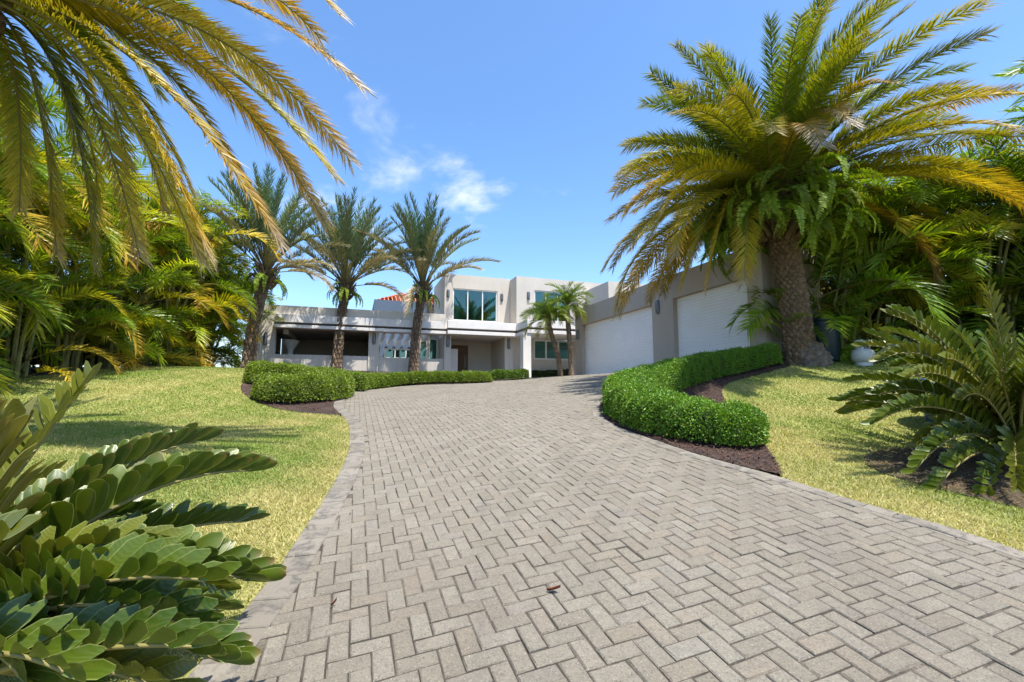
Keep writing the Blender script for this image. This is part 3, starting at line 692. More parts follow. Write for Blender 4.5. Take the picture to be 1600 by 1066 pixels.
# upper storey, centre block, walls round the window opening
zt = 5.98
hp('wall', B(-4.96, -4.53, 5.2, 5.45, 3.02, zt), 'wall'); hp('wall', B(-2.16, -1.46, 5.2, 5.45, 3.02, zt), 'wall')
hp('wall', B(-4.53, -2.16, 5.2, 5.45, 5.27, zt), 'wall'); hp('wall', B(-4.53, -2.16, 5.2, 5.45, 3.02, 3.60), 'wall')
hp('side_wall', B(-4.96, -4.72, 5.45, 8.3, 3.02, zt), 'wall')
hp('rear_wall', B(-4.96, 3.2, 8.3, 8.5, 3.02, zt), 'wall'); hp('roof_deck', B(-4.71, -1.46, 5.46, 8.29, 5.45, 5.6), 'fascia')
window(-4.53, -2.16, 5.2, 3.60, 5.27, 3, .06); lamp(-4.78, 5.2, 4.95, house, 'y', .18); lamp(-1.92, 5.2, 4.95, house, 'y', .18)
hp('balcony_floor', B(-4.98, -1.46, 4.06, 5.19, 3.021, 3.06), 'fascia')
# upper storey, right block standing forward
zt2 = 5.90
hp('side_wall', B(-1.45, -1.2, 4.18, 8.29, 3.021, zt2), 'wall')
hp('wall', B(-1.2, -.46, 4.18, 4.43, 3.021, zt2), 'wall'); hp('wall', B(1.55, 4.2, 4.18, 4.43, 3.021, zt2), 'wall')
hp('wall', B(-.46, 1.55, 4.18, 4.43, 5.24, zt2), 'wall'); hp('wall', B(-.46, 1.55, 4.18, 4.43, 3.021, 3.62), 'wall')
window(-.46, 1.55, 4.18, 3.62, 5.24, 3, .06); lamp(-.80, 4.18, 4.92, house, 'y', .18)
hp('roof_deck', B(-1.19, 4.2, 4.44, 8.29, 5.4, 5.55), 'fascia')
hp('side_wall', B(2.55, 2.75, 1.9, 4.179, 3.4, 5.42), 'wall'); hp('wall', B(2.75, 5.0, 1.9, 2.1, 3.4, 5.42), 'wall')
# blue rear block and tile roofs
hp('blue_wall', B(-8.23, -4.97, 9.0, 9.25, .5, 1.85), 'blue'); hp('blue_wall', B(-8.23, -4.97, 9.0, 9.25, 2.42, 5.17), 'blue')
hp('blue_wall', B(-8.23, -7.62, 9.0, 9.25, 1.85, 2.42), 'blue'); hp('blue_wall', B(-5.8, -4.97, 9.0, 9.25, 1.85, 2.42), 'blue'); hp('side_wall', B(-8.23, -8.0, 9.25, 12.5, .5, 5.17), 'blue')
window(-7.62, -5.8, 8.98, 1.85, 2.42, 3, .07, True, None, False)
def tileroof(x0, x1, y0, y1, z0, z1, inset):
    """hipped roof of barrel tiles: front and left slopes corrugated"""
    xc0, xc1 = x0 + inset, x1 - inset; yc = (y0 + y1) / 2
    ro = hp('roof', MB().add([(x0, y0, z0), (x1, y0, z0), (x1, y1, z0), (x0, y1, z0), (xc0, yc, z1), (xc1, yc, z1)], [(0, 1, 5, 4), (2, 3, 4, 5)], [(1, 2, 5), (3, 0, 4)]), 'terracotta')
    n = int((x1 - x0) / .22)
    for k in range(n):
        x = x0 + (k + .5) * (x1 - x0) / n
        f_ = 1.0
        if x < xc0: f_ = (x - x0) / inset
        if x > xc1: f_ = (x1 - x) / inset
        mb = MB(); nt_ = 8
        q0 = np.array([x, y0 - .03, z0 + .015]); q1 = np.array([x, y0 + (yc - y0) * f_, z0 + (z1 - z0) * f_ + .015])
        for i in range(nt_):
            a = q0 + (q1 - q0) * i / nt_; b = q0 + (q1 - q0) * (i + 1.05) / nt_; mb.tube([a + (0, 0, .02), b], [.085, .065], 6, False)
        obj('tile_row', mb.mesh('tile_row', M['terracotta']), ro)
    n = int((y1 - y0) / .24)
    for k in range(n):
        y = y0 + (k + .5) * (y1 - y0) / n; f_ = 1 - abs(y - yc) / (yc - y0)
        mb = MB(); q0 = np.array([x0 - .03, y, z0 + .015]); q1 = np.array([x0 + inset * f_, y, z0 + (z1 - z0) * f_ + .015])
        for i in range(5):
            a = q0 + (q1 - q0) * i / 5; b = q0 + (q1 - q0) * (i + 1.05) / 5; mb.tube([a + (0, 0, .02), b], [.085, .065], 6, False)
        obj('tile_row', mb.mesh('tile_row', M['terracotta']), ro)
tileroof(-8.1, -4.0, 9.3, 13.0, 5.14, 6.05, 1.6)
tileroof(-4.6, 0.6, 8.55, 12.5, 5.9, 7.05, 1.9)
# white flared bowl planter on the terrace
pl = thing('bowl_planter', 'white flared bowl planter standing on the open terrace', 'planter', (*H2W(-12.05, 6.4), .92), 0)
obj('bowl', MB().lathe([(.15, .40), (.13, .80), (.15, 1.05), (.24, 1.20), (.34, 1.34), (.37, 1.50), (.34, 1.52), (.31, 1.42), (.0, 1.36)], 24).mesh('bowl', M['white'], True), pl)
obj('foot', MB().lathe([(0, 0), (.26, 0), (.26, .36), (.17, .42)], 24).mesh('foot', M['white'], True), pl)

garage = thing('garage', 'flat roofed taupe garage with two white shutter doors', 'garage', tuple(G0), TH)
def gp(name, mb, mat, bv=0): return hp(name, mb, mat, garage, bv)
gp('wall', B(0, .25, -.08, .53, .3, 2.84), 'taupe'); gp('wall', B(0, .25, -6.0, -4.95, .3, 2.84), 'taupe'); gp('wall', B(0, .25, -9.24, -8.78, .3, 2.84), 'taupe')
gp('parapet', B(-.004, .25, -9.244, .534, 2.84, 3.57), 'taupe')
gp('end_wall', B(.25, 1.9, -9.24, -9.0, .3, 3.565), 'taupe'); gp('end_wall', B(.25, 6.0, .28, .53, .3, 3.565), 'taupe'); gp('rear_wall', B(1.65, 1.9, -8.99, .27, .3, 3.565), 'taupe')
gp('roof_deck', B(.25, 1.65, -8.99, .27, 3.1, 3.25), 'fascia')
for (ya, yb) in ((-4.95, -.08), (-8.78, -6.0)):
    nS = 26; z0, z1 = .66, 2.84; V = []; prof = []
    for i in range(nS):
        a = z0 + (z1 - z0) * i / nS; d_ = (z1 - z0) / nS
        prof += [(.165, a + .002), (.150, a + .012), (.150, a + d_ - .012), (.165, a + d_ - .002)]
    V = [(x, y, z) for (x, z) in prof for y in (ya, yb)]; n = len(prof)
    dm = gp('shutter_door', MB().add(V, [(2 * i + 1, 2 * i, 2 * i + 2, 2 * i + 3) for i in range(n - 1)]), 'door')
    obj('bottom_rail', B(.14, .18, ya + .01, yb - .01, .64, .70).mesh('bottom_rail', M['metal']), dm)
gp('threshold', B(.02, .25, -9.0, .4, .5, .672), 'fascia')
lamp(0, -5.28, 2.70, garage, 'x', .2); lamp(0, .30, 2.45, garage, 'x', .2)

# ------------------------------------------------------------------ palms
def lerp(a, b, t): return np.asarray(a) * (1 - t) + np.asarray(b) * t
def frond(curve, npairs, Lf, width, phi0, phi1, lift, droop, s0, colf, rr, r, jit=.12, stiff=1.0):
    curve = np.asarray(curve, float); sl = np.r_[0, np.cumsum(np.linalg.norm(np.diff(curve, axis=0), axis=1))]; sl /= sl[-1]
    hd = curve[-1] - curve[0]; hd[2] = 0
    if np.linalg.norm(hd) < 1e-3: hd = np.array([1., 0, 0])
    hd /= np.linalg.norm(hd); side = np.cross(hd, [0, 0, 1.])
    m = npairs * 2; s = np.repeat(np.linspace(s0, .995, npairs), 2) + r.normal(0, .004, m); s = np.clip(s, 0, .999)
    sg = np.tile([1., -1.], npairs)
    pos = np.stack([np.interp(s, sl, curve[:, k]) for k in range(3)], 1)
    tg = np.gradient(curve, axis=0); t = np.stack([np.interp(s, sl, tg[:, k]) for k in range(3)], 1); t /= np.linalg.norm(t, axis=1)[:, None]
    sd = side - (t @ side)[:, None] * t; sd /= np.linalg.norm(sd, axis=1)[:, None]; nn = np.cross(sd, t)
    ro = (r.normal(0, .35) + r.normal(0, .5) * s)[:, None]; sd, nn = sd * np.cos(ro) + nn * np.sin(ro), nn * np.cos(ro) - sd * np.sin(ro)
    x = (s - s0) / (1 - s0); phi = np.radians(phi0 + (phi1 - phi0) * x + r.normal(0, 5, m))
    lf = lift * (1 + r.normal(0, .3, m))
    d = sd * (sg * np.sin(phi) * np.cos(lf))[:, None] + t * np.cos(phi)[:, None] + nn * (np.sin(phi) * np.sin(lf))[:, None] + r.normal(0, jit * .5, (m, 3))
    d /= np.linalg.norm(d, axis=1)[:, None]
    L = Lf(x) * r.uniform(.85, 1.1, m)
    wd = t - (t * d).sum(1)[:, None] * d; wd /= np.linalg.norm(wd, axis=1)[:, None] + 1e-9
    tw = r.normal(0, .35, m); wd = wd * np.cos(tw)[:, None] + np.cross(d, wd) * np.sin(tw)[:, None]
    W2 = (width * (.75 + .5 * r.random(m)) * np.clip(1.15 - .5 * x, .4, 1))[:, None]
    g_ = np.array([0, 0, -1.]) * (droop * L * r.uniform(.6, 1.4, m))[:, None]
    mid = pos + d * (L * .42)[:, None] + g_ * .15; tip = pos + d * L[:, None] + g_
    V = np.stack([pos - wd * W2 * .35, pos + wd * W2 * .35, mid + wd * W2 * .5, mid - wd * W2 * .5, tip], 1)
    C = np.stack([colf(x, np.full(m, 0.), r), colf(x, np.full(m, 0.), r), colf(x, np.full(m, .5), r), colf(x, np.full(m, .5), r), colf(x, np.full(m, 1.), r)], 1)
    jt = r.uniform(.8, 1.2, (m, 1, 1)); C = C * jt
    i5 = 5 * np.arange(m)[:, None]; Q = i5 + np.array([[0, 1, 2, 3]]); T = i5 + np.array([[3, 2, 4]])
    V = V.reshape(-1, 3); C = C.reshape(-1, 3); n0 = len(V)
    k = len(curve); rad = rr * (1 - .85 * sl) + .002
    tt = tg / np.linalg.norm(tg, axis=1)[:, None]; s2 = side - (tt @ side)[:, None] * tt; s2 /= np.linalg.norm(s2, axis=1)[:, None] + 1e-9; u2 = np.cross(s2, tt)
    fl = 1 + 1.6 * np.exp(-sl / .06)
    RV = np.stack([curve + s2 * (rad * fl)[:, None], curve + u2 * rad[:, None] * .8, curve - s2 * (rad * fl)[:, None], curve - u2 * rad[:, None] * .8], 1).reshape(-1, 3)
    RQ = np.array([(n0 + i * 4 + j, n0 + i * 4 + (j + 1) % 4, n0 + (i + 1) * 4 + (j + 1) % 4, n0 + (i + 1) * 4 + j) for i in range(k - 1) for j in range(4)])
    rc = np.repeat(lerp([.20, .20, .05], [.26, .19, .07], .5)[None] * np.ones((k, 1)), 4, 0)
    return np.vstack([V, RV]), np.vstack([Q, RQ]), T, np.vstack([C, rc])
def bez(a, b, c, n=18):
    t = np.linspace(0, 1, n)[:, None]; return (1 - t) ** 2 * np.asarray(a) + 2 * t * (1 - t) * np.asarray(b) + t * t * np.asarray(c)
def arc(L, el0, bend, n=16, powr=1.6):
    """frond axis in the xz plane starting at elevation el0 and curving down by bend radians"""
    s = np.linspace(0, 1, n); el = el0 - bend * s ** powr; ds = L / (n - 1)
    x = np.r_[0, np.cumsum(np.cos((el[1:] + el[:-1]) / 2) * ds)]; z = np.r_[0, np.cumsum(np.sin((el[1:] + el[:-1]) / 2) * ds)]
    return np.c_[x, np.zeros(n), z]
GREEN, LIME, GOLD, RUST, GREY = np.array([.060, .125, .012]), np.array([.19, .25, .016]), np.array([.48, .38, .025]), np.array([.50, .29, .03]), np.array([.38, .31, .22])
def cmix(stops, v):
    ps = [p for p, _ in stops]; return np.stack([np.interp(v, ps, [c[k] for _, c in stops]) for k in range(3)], -1)
def col_canary(age):
    def f(x, u, r):
        v = .06 + age * .50 + .46 * x ** 1.5 * (0.25 + age) + .26 * u * (.3 + .7 * age) + r.normal(0, .06, len(x))
        c_ = cmix([(0, GREEN), (.32, LIME), (.62, GOLD), (.88, RUST), (1.15, GREY)], v)
        tipb = np.clip((x - .88) / .12, 0, 1) * np.clip(age * 1.4, 0, 1); return c_ * (1 - tipb[:, None]) + GREY * tipb[:, None]
    return f
def col_date(age):
    a1, a2, a3 = np.array([.095, .175, .075]), np.array([.25, .24, .13]), np.array([.40, .325, .21])
    def f(x, u, r):
        v = age * .9 + .35 * x * age + .25 * u * age + r.normal(0, .08, len(x)); return cmix([(0, a1), (.5, a2), (1.1, a3)], v)
    return f
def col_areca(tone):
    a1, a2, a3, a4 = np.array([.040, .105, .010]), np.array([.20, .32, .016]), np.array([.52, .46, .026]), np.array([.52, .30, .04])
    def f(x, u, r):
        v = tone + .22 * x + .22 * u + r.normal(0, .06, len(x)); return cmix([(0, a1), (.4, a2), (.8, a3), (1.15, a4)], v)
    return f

def trunk(pts, radf, K, rowh, disp, mat, bark_col=None, NA=64, taper_rows=None):
    pts = resample(np.array(pts, float), rowh / 5, smooth=2); n = len(pts)
    s = np.r_[0, np.cumsum(np.linalg.norm(np.diff(pts, axis=0), axis=1))]; tot = s[-1]
    th = np.arange(NA) * 2 * np.pi / NA; u = th[None] * K / (2 * np.pi); v = s[:, None] / rowh
    a = (u + v / 2) % 1; b = (u - v / 2) % 1
    dm = np.minimum(np.minimum(a, 1 - a), np.minimum(b, 1 - b)) * 2
    asym = (1 - ((v + u * 0) % 1)) * .3
    ca = np.floor(u + v / 2) * 12.9898 + np.floor(u - v / 2) * 78.233; rnd = np.abs(np.sin(ca) * 43758.5453) % 1
    dd = disp * (np.clip(dm * 1.7, 0, 1) ** .7 * (.7 + .6 * rnd)) + rng.normal(0, disp * .08, (n, NA))
    R = radf(s / tot)[:, None] + dd
    V = pts[:, None] + np.stack([R * np.cos(th), R * np.sin(th), np.zeros_like(R)], -1)
    V[:, :, 2] += disp * .5 * np.clip(dm, 0, 1)
    idx = np.arange(n * NA).reshape(n, NA)
    Q = np.stack([idx[:-1], np.roll(idx[:-1], -1, 1), np.roll(idx[1:], -1, 1), idx[1:]], -1).reshape(-1, 4)
    C = np.repeat((.75 + .5 * rnd)[..., None], 3, -1)
    return mesh_from('trunk', V.reshape(-1, 3), Q, None, C.reshape(-1, 3), mat)

def hero_palm(name, label, base, crown, tips, fill, trunk_r, L0, seed, age_f, leafL=.46, bulge=None, phi=(64, 32), lift=.22):
    r = np.random.default_rng(seed); base = np.array(base, float); crown = np.array(crown, float)
    root = thing(name, label, 'palm tree', tuple(base)); cb = crown - base
    tr = trunk([(0, 0, -.25), (cb[0] * .15, cb[1] * .15, cb[2] * .3), (cb[0] * .6, cb[1] * .6, cb[2] * .65), tuple(cb * np.array([1, 1, .98]))], trunk_r, 16, .085, .038, M['bark'], NA=112)
    obj('trunk', tr, root)
    specs = []
    for (u, v, Y, rise, age) in tips:
        q = P(u, v, Y)
        if bulge is not None: rise = 2 * bulge * r.uniform(.85, 1.15) + (q[2] - crown[2]) * .5
        specs.append((q, rise, age))
    for (tip, rise, age) in list(specs):
        if bulge is None or r.random() < .55: continue
        specs.append((tip + r.normal(0, .32, 3), rise + r.normal(.05, .2), float(np.clip(age + r.normal(-.08, .15), 0, 1))))
    for k in range(fill[0]):
        az = r.uniform(fill[1], fill[2]) if fill[2] > fill[1] else k * 2.39996 + r.normal(0, .15); q = (k + .5) / fill[0]; el = math.radians(84 - 90 * q ** .9); L = L0 * r.uniform(.86, 1.06) * (1 - .12 * (1 - q))
        if fill[2] <= fill[1] and math.sin(az) < -.6 and q > .62: continue
        c_ = arc(L, el, (.75 + .55 * math.cos(el)) * r.uniform(.8, 1.25), 20, 1.5)
        wob = np.sin(np.linspace(0, 2.2, 20)) * r.normal(0, .22)
        ca, sa = math.cos(az), math.sin(az); st = crown + np.array([ca, sa, 0]) * .15
        specs.append((np.c_[c_[:, 0] * ca - wob * sa, c_[:, 0] * sa + wob * ca, c_[:, 2]] + st, None, np.clip(age_f(q) + r.normal(0, .1), 0, 1)))
    for tip, rise, age in specs:
        if rise is None:
            cv = tip; Lk = np.linalg.norm(np.diff(cv, axis=0), axis=1).sum()
            lf = lambda x: leafL * (.35 + .65 * np.sin(np.pi * np.clip(.12 + .80 * x, 0, 1)) ** .7)
            V, Q, T, C = frond(cv - base, int(56 * Lk), lf, .024, phi[0], phi[1], lift, .06 + .12 * age, .10, col_canary(age), .026, r, .2)
            obj('frond', mesh_from('frond', V, Q, T, C, M['palm']), root); continue
        hv = tip - crown; st = crown + np.array([hv[0], hv[1], 0]) / (np.linalg.norm(hv[:2]) + 1e-6) * .18
        ctl = st + np.array([hv[0] * .55, hv[1] * .55, rise]) + r.normal(0, .08, 3)
        cv = bez(st, ctl, tip, 20)
        Lk = np.linalg.norm(np.diff(cv, axis=0), axis=1).sum()
        lf = lambda x: leafL * (.35 + .65 * np.sin(np.pi * np.clip(.12 + .80 * x, 0, 1)) ** .7)
        V, Q, T, C = frond(cv - base, int(66 * Lk), lf, .019, phi[0], phi[1], lift, .06 + .12 * age, .10, col_canary(age), .026, r)
        obj('frond', mesh_from('frond', V, Q, T, C, M['palm']), root)
    return root, r

R_TIPS = [(1330, 195, 7.5, 1.7, .9), (1285, 228, 7.3, 1.5, .95), (1390, 130, 7.8, 2.0, .6), (1500, 135, 8.6, 2.1, .65), (1590, 140, 9.2, 2.1, .7), (1640, 290, 9.8, 1.2, .6), (1640, 215, 9.6, 1.5, .5), (985, 385, 10.2, .9, .5), (1064, 452, 9.9, .8, .5), (1104, 448, 9.4, 1.0, .6), (1163, 440, 9.3, .9, .55), (960, 300, 9.8, 1.2, .5), (1018, 118, 10.4, 1.9, .35)]
def rr_(s): return .285 + .07 * np.exp(-s / .12) - .03 * s + .10 * np.exp(-((s - 1) / .10) ** 2)
palm_r, rr = hero_palm('canary_palm', 'thick trunked palm with golden arching fronds and hanging ferns beside the garage', (6.52, 10.25, h1(6.52, 10.25)), (6.15, 10.2, 4.5), R_TIPS, (112, 0, 0), rr_, 4.5, 21, lambda q: .05 + .60 * q, bulge=None)
# ferns rooted in the crown
def fern_mesh(seed):
    r = np.random.default_rng(seed); cv = arc(r.uniform(.8, 1.15), .6, 2.3, 12, .8)
    def cf(x, u, r_): return cmix([(0, np.array([.10, .19, .012])), (1, np.array([.30, .39, .03]))], .5 * u + .4 * x + r_.normal(0, .12, len(x)))
    V, Q, T, C = frond(cv, 26, lambda x: .115 * (1 - x ** 3 * .8), .050, 82, 70, .1, .1, .08, cf, .005, r, .06)
    return mesh_from('fern_frond', V, Q, T, C, M['fern'])
ferns = [fern_mesh(50 + i) for i in range(5)]
base_r = np.array(palm_r.location)
fc = bpy.data.objects.new('fern', None); col.objects.link(fc); fc.parent = palm_r; fc.location = tuple(np.array([6.14, 10.2, 4.05]) - base_r); fc.empty_display_size = .1
fc['label'] = 'bright green ferns hanging from the crown base'
for k in range(296):
    az = rr.uniform(0, 6.283); el = rr.uniform(-.55, 1.0); rad = .45 + .75 * rr.random()
    o = obj('fern_frond', ferns[k % 5], fc); o.location = (rad * math.cos(az) * 1.05, rad * math.sin(az) * 1.05, el * .75 + rr.normal(0, .05))
    o.rotation_euler = (rr.normal(0, .3), rr.normal(.15, .3), az + rr.normal(0, .5)); sc_ = rr.uniform(.75, 1.3); o.scale = (sc_, sc_, sc_)
# old leaf bases under the crown
mb = MB()
for k in range(70):
    az = k * 2.399; z = .05 + (k / 70) * 1.0; r0 = .36 + .12 * z; c_, s_ = math.cos(az), math.sin(az)
    q = np.array([6.14 + c_ * r0 * .8, 10.2 + s_ * r0 * .8, 3.35 + z * .85]) - base_r
    mb.tube([q, q + np.array([c_ * .16, s_ * .16, .16]), q + np.array([c_ * .42, s_ * .42, .36])], [.06, .05, .028], 5)
lb = obj('leaf_bases', mb.mesh('leaf_bases', M['twig']), palm_r); lb['kind'] = 'stuff'
# root mass
NA, NZ = 40, 14; V = []
for i in range(NZ):
    t_ = i / (NZ - 1)
    for j in range(NA):
        a = j * 2 * math.pi / NA; rad = (.43 + .13 * math.cos(a + .5)) * (1 - .35 * t_ ** 2) + rng.normal(0, .022) + .03 * math.sin(9 * a + 3 * t_)
        V.append((rad * math.cos(a) + .04, rad * math.sin(a), -.2 + .62 * t_ + rng.normal(0, .012)))
idx = np.arange(NZ * NA).reshape(NZ, NA); Qr = np.stack([idx[:-1], np.roll(idx[:-1], -1, 1), np.roll(idx[1:], -1, 1), idx[1:]], -1).reshape(-1, 4)
obj('root_mass', mesh_from('root_mass', V, Qr, None, None, M['root']), palm_r)

L_TIPS = [(566, 138, 5.0, 0, .90), (548, 252, 5.4, 0, .72), (508, 348, 5.0, 0, .82), (440, 384, 4.8, 0, .72), (392, 300, 5.7, 0, .60), (326, 402, 4.7, 0, .62), (218, 400, 5.3, 0, .55), (88, 400, 5.5, 0, .55), (478, 290, 6.0, 0, .6), (300, 300, 6.2, 0, .45), (30, 330, 6.0, 0, .4),
          (430, 150, 5.8, 0, .40), (120, 240, 6.0, 0, .3), (250, 150, 6.4, 0, .25), (350, 80, 5.6, 0, .3), (200, 260, 5.4, 0, .35), (500, 60, 5.2, 0, .6)]
hero_palm('canary_palm', 'overhanging palm with long golden brown tipped fronds beside the lawn mound', (-6.25, 4.6, h1(-6.25, 4.6)), (-6.2, 4.6, 4.45), L_TIPS, (22, 1.4, 5.0), rr_, 4.4, 33, lambda q: .15 + .5 * q, leafL=.36, bulge=.72, phi=(55, 26), lift=.3)

# slim date palms before the house
def date_proto(seed, age, el, L):
    r = np.random.default_rng(seed); cv = arc(L, el, (.42 + .70 * (1.3 - el)) * r.uniform(.8, 1.2), 16, 1.9)
    V, Q, T, C = frond(cv, 92, lambda x: .50 * (.4 + .6 * np.sin(np.pi * np.clip(.15 + .8 * x, 0, 1))), .030, 48, 24, .75, .05 + .18 * age, .26, col_date(age), .028, r, .25)
    return mesh_from('date_frond', V, Q, T, C, M['palmgrey'])
D_CL = [(1.50, .0), (1.34, .03), (1.18, .08), (1.0, .18), (.78, .45), (.5, .75), (.15, 1.0), (-.25, 1.1)]
dates = [[date_proto(100 + 10 * i + j, a, e, 3.55 if i < 5 else 2.9) for j in range(2)] for i, (e, a) in enumerate(D_CL)]
boot = MB()
for k in range(48):
    az = k * 2.399; z = (k / 48) * .8; c_, s_ = math.cos(az), math.sin(az); q = np.array([c_ * .16, s_ * .16, -.75 + z])
    boot.tube([q, q + np.array([c_ * .14, s_ * .14, .12]), q + np.array([c_ * .30, s_ * .30, .36])], [.05, .04, .02], 5)
boot_me = boot.mesh('leaf_bases', M['twig'])
for k, (label, x, y, zc, lean, seed, sc_) in enumerate([
        ('slim date palm with a grey green crown at the house corner beside the palm hedge', -9.45, 16.3, 4.35, .45, 61, .92), ('slim date palm standing in front of the open terrace', -7.85, 20.4, 4.8, .25, 62, 1.10), ('slim date palm standing in front of the pergola opening', -4.55, 21.0, 4.85, .35, 63, 1.06)]):
    r = np.random.default_rng(seed); zb = h1(x, y); root = thing('date_palm', label, 'palm tree', (x, y, zb), 0, 'slim date palms in front of the house')
    H_ = zc - zb
    tm = trunk([(0, 0, -.3), (lean * .1, 0, H_ * .35), (lean * .55, 0, H_ * .7), (lean, 0, H_)], lambda s: .145 + .11 * np.exp(-s / .10) - .015 * s + .07 * np.exp(-((s - 1) / .12) ** 2), 8, .21, .075, M['bark2'], NA=64)
    obj('trunk', tm, root)
    lb = obj('leaf_bases', boot_me, root, (lean, 0, H_ + .1)); lb['kind'] = 'stuff'
    fr_ = obj('hanging_fern', ferns[0], root, (lean, -.1, H_ - .1), (0, .3, -1.5))
    for q in range(13):
        az = q * 2.4; obj('hanging_fern', ferns[q % 5], root, (lean + .22 * math.cos(az), .22 * math.sin(az), H_ - .35 + .06 * (q % 8)), (0, .2, az))
    NF = 76
    for q in range(NF):
        cl_ = int(np.clip(q / NF * len(D_CL) + r.normal(0, .3), 0, len(D_CL) - 1)); az = q * 2.39996 + r.normal(0, .2)
        if (cl_ >= 5 and r.random() < .65) or (cl_ >= 6 and r.random() < .8): continue
        o = obj('frond', dates[cl_][q % 2], root); o.location = (lean + .08 * math.cos(az), .08 * math.sin(az), H_ + .25 - .05 * cl_)
        o.rotation_euler = (r.normal(0, .10), r.normal(0, .10), az); s_ = sc_ * r.uniform(.88, 1.08); o.scale = (s_, s_, s_)

# yellow feathery clumping palms
def areca_proto(seed, tone, el, L, wid=.034, leafL=.50, pairs=44):
    r = np.random.default_rng(seed); cv = arc(L, el, r.uniform(1.2, 1.8), 14, 1.5)
    V, Q, T, C = frond(cv, pairs, lambda x: leafL * (.45 + .55 * np.sin(np.pi * np.clip(.10 + .82 * x, 0, 1))), wid, 62, 34, .55, .22, .20, col_areca(tone), .017, r, .10)
    return mesh_from('areca_frond', V, Q, T, C, M['areca'])
ar_sun = [areca_proto(200 + i, t_, e, L) for i, (t_, e, L) in enumerate([(.08, 1.35, 2.3), (.22, 1.15, 2.4), (.34, .95, 2.3), (.48, .8, 2.2), (.15, .6, 2.3), (.72, .45, 2.1), (.02, .9, 2.4), (.28, .2, 2.0)])]
ar_shade = [areca_proto(220 + i, t_, e, L, .042, .58, 40) for i, (t_, e, L) in enumerate([(.0, 1.3, 2.4), (.05, 1.05, 2.5), (.10, .85, 2.4), (.0, .6, 2.4), (.50, .4, 2.2), (.06, .2, 2.2), (.22, 1.1, 2.4)])]  # darker green copies, the shade put into their colour
def areca(label, group, x, y, height, nfr, protos, seed, spread=.75, low=.25):
    r = np.random.default_rng(seed); zb = h1(x, y); root = thing('areca_palm', label, 'palm', (x, y, zb), 0, group)
    ns = 15; tops = []
    for k in range(ns):
        a = r.uniform(0, 6.283); b0 = np.array([math.cos(a), math.sin(a), 0]) * r.uniform(.1, .45); hh = height * (low + (1 - low) * ((k - 3) / 11) ** .9) * r.uniform(.85, 1.1) if k > 2 else height * r.uniform(.85, 1.0)
        tp = b0 * (1 + spread) + np.array([math.cos(a) * spread * hh * .16, math.sin(a) * spread * hh * .16, hh])
        mb = MB(); mb.tube(bez(b0 + np.array([0, 0, -.1]), b0 + np.array([0, 0, hh * .6]), tp, 7), np.linspace(.045, .028, 7), 6)
        obj('stem', mb.mesh('stem', M['stem']), root); tops.append((tp, a))
    for q in range(nfr):
        tp, a = tops[q % ns]; az = q * 2.39996 + r.normal(0, .4); o = obj('frond', protos[r.integers(len(protos))], root)
        o.location = tuple(tp + np.array([0, 0, r.uniform(-.35, .1)])); o.rotation_euler = (r.normal(0, .15), r.normal(0, .2), az); s_ = r.uniform(.75, 1.15); o.scale = (s_, s_, s_)
GL = 'feathery palms of the tall hedge beyond the lawn mound'; LL = 'tall yellow green feathery palm clump in the hedge beyond the lawn mound'
sd_ = 300
for k, y in enumerate([7.4, 8.7, 10.0, 11.3, 12.6, 13.9, 15.2, 16.5, 17.8, 19.2]):
    hgt_ = 4.6 if k < 8 else (4.0 if k == 8 else 3.4)
    areca(LL, GL, -11.2 - .25 * math.sin(k * 2.1) - (.45 * (k - 5) if k > 5 else 0), y, hgt_, 90, ar_sun, sd_ + k, .85, .06)
for k, y in enumerate([6.0, 8.0, 10.6, 13.2, 15.8, 18.2]):
    areca(LL, GL, -13.0, y, 5.0, 60, ar_sun + ar_shade[:3], sd_ + 20 + k, .8, .10)
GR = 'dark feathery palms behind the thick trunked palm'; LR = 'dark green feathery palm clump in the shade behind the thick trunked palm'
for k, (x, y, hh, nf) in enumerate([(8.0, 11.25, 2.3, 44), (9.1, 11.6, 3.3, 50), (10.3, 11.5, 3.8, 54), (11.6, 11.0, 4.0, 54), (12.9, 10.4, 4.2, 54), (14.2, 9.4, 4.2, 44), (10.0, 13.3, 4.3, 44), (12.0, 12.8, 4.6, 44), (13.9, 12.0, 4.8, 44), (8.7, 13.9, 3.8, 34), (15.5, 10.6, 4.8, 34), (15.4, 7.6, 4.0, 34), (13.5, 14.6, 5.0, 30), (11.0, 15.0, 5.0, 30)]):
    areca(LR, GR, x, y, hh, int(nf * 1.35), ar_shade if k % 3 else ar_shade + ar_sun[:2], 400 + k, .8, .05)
for k, (x, y, hh) in enumerate([(13.4, 8.8, 5.6), (14.4, 7.2, 6.6), (12.8, 6.9, 6.2)]):
    areca('tall feathery palm clump rising above the others past the big cardboard palm', 'tall feathery palms past the big cardboard palm', x, y, hh, 70, ar_shade, 450 + k, .8, .3)
hedge('shrub_backing', 'added dark shrub backing closing bright gaps behind the tall yellow palm hedge', [(-13.6, 3), (-12.4, 7), (-12.3, 12), (-12.9, 16), (-14.2, 20)], .5, 2.0, 42000, .14, (.05, .09, .012), (.015, .035, .006), 20, 18, .004, .9)  # row added to close bright horizon gaps, dark leaves in place of shade
hedge('shrub_backing', 'added dark shrub backing closing bright gaps behind the shaded palms', [(8.6, 14.9), (11, 16.2), (14.5, 14.6), (17, 10.5), (17.5, 6)], .5, 2.8, 26000, .16, (.045, .08, .012), (.015, .03, .006), 20, 19, .004, .9)  # second added backing, equally dark, on the right
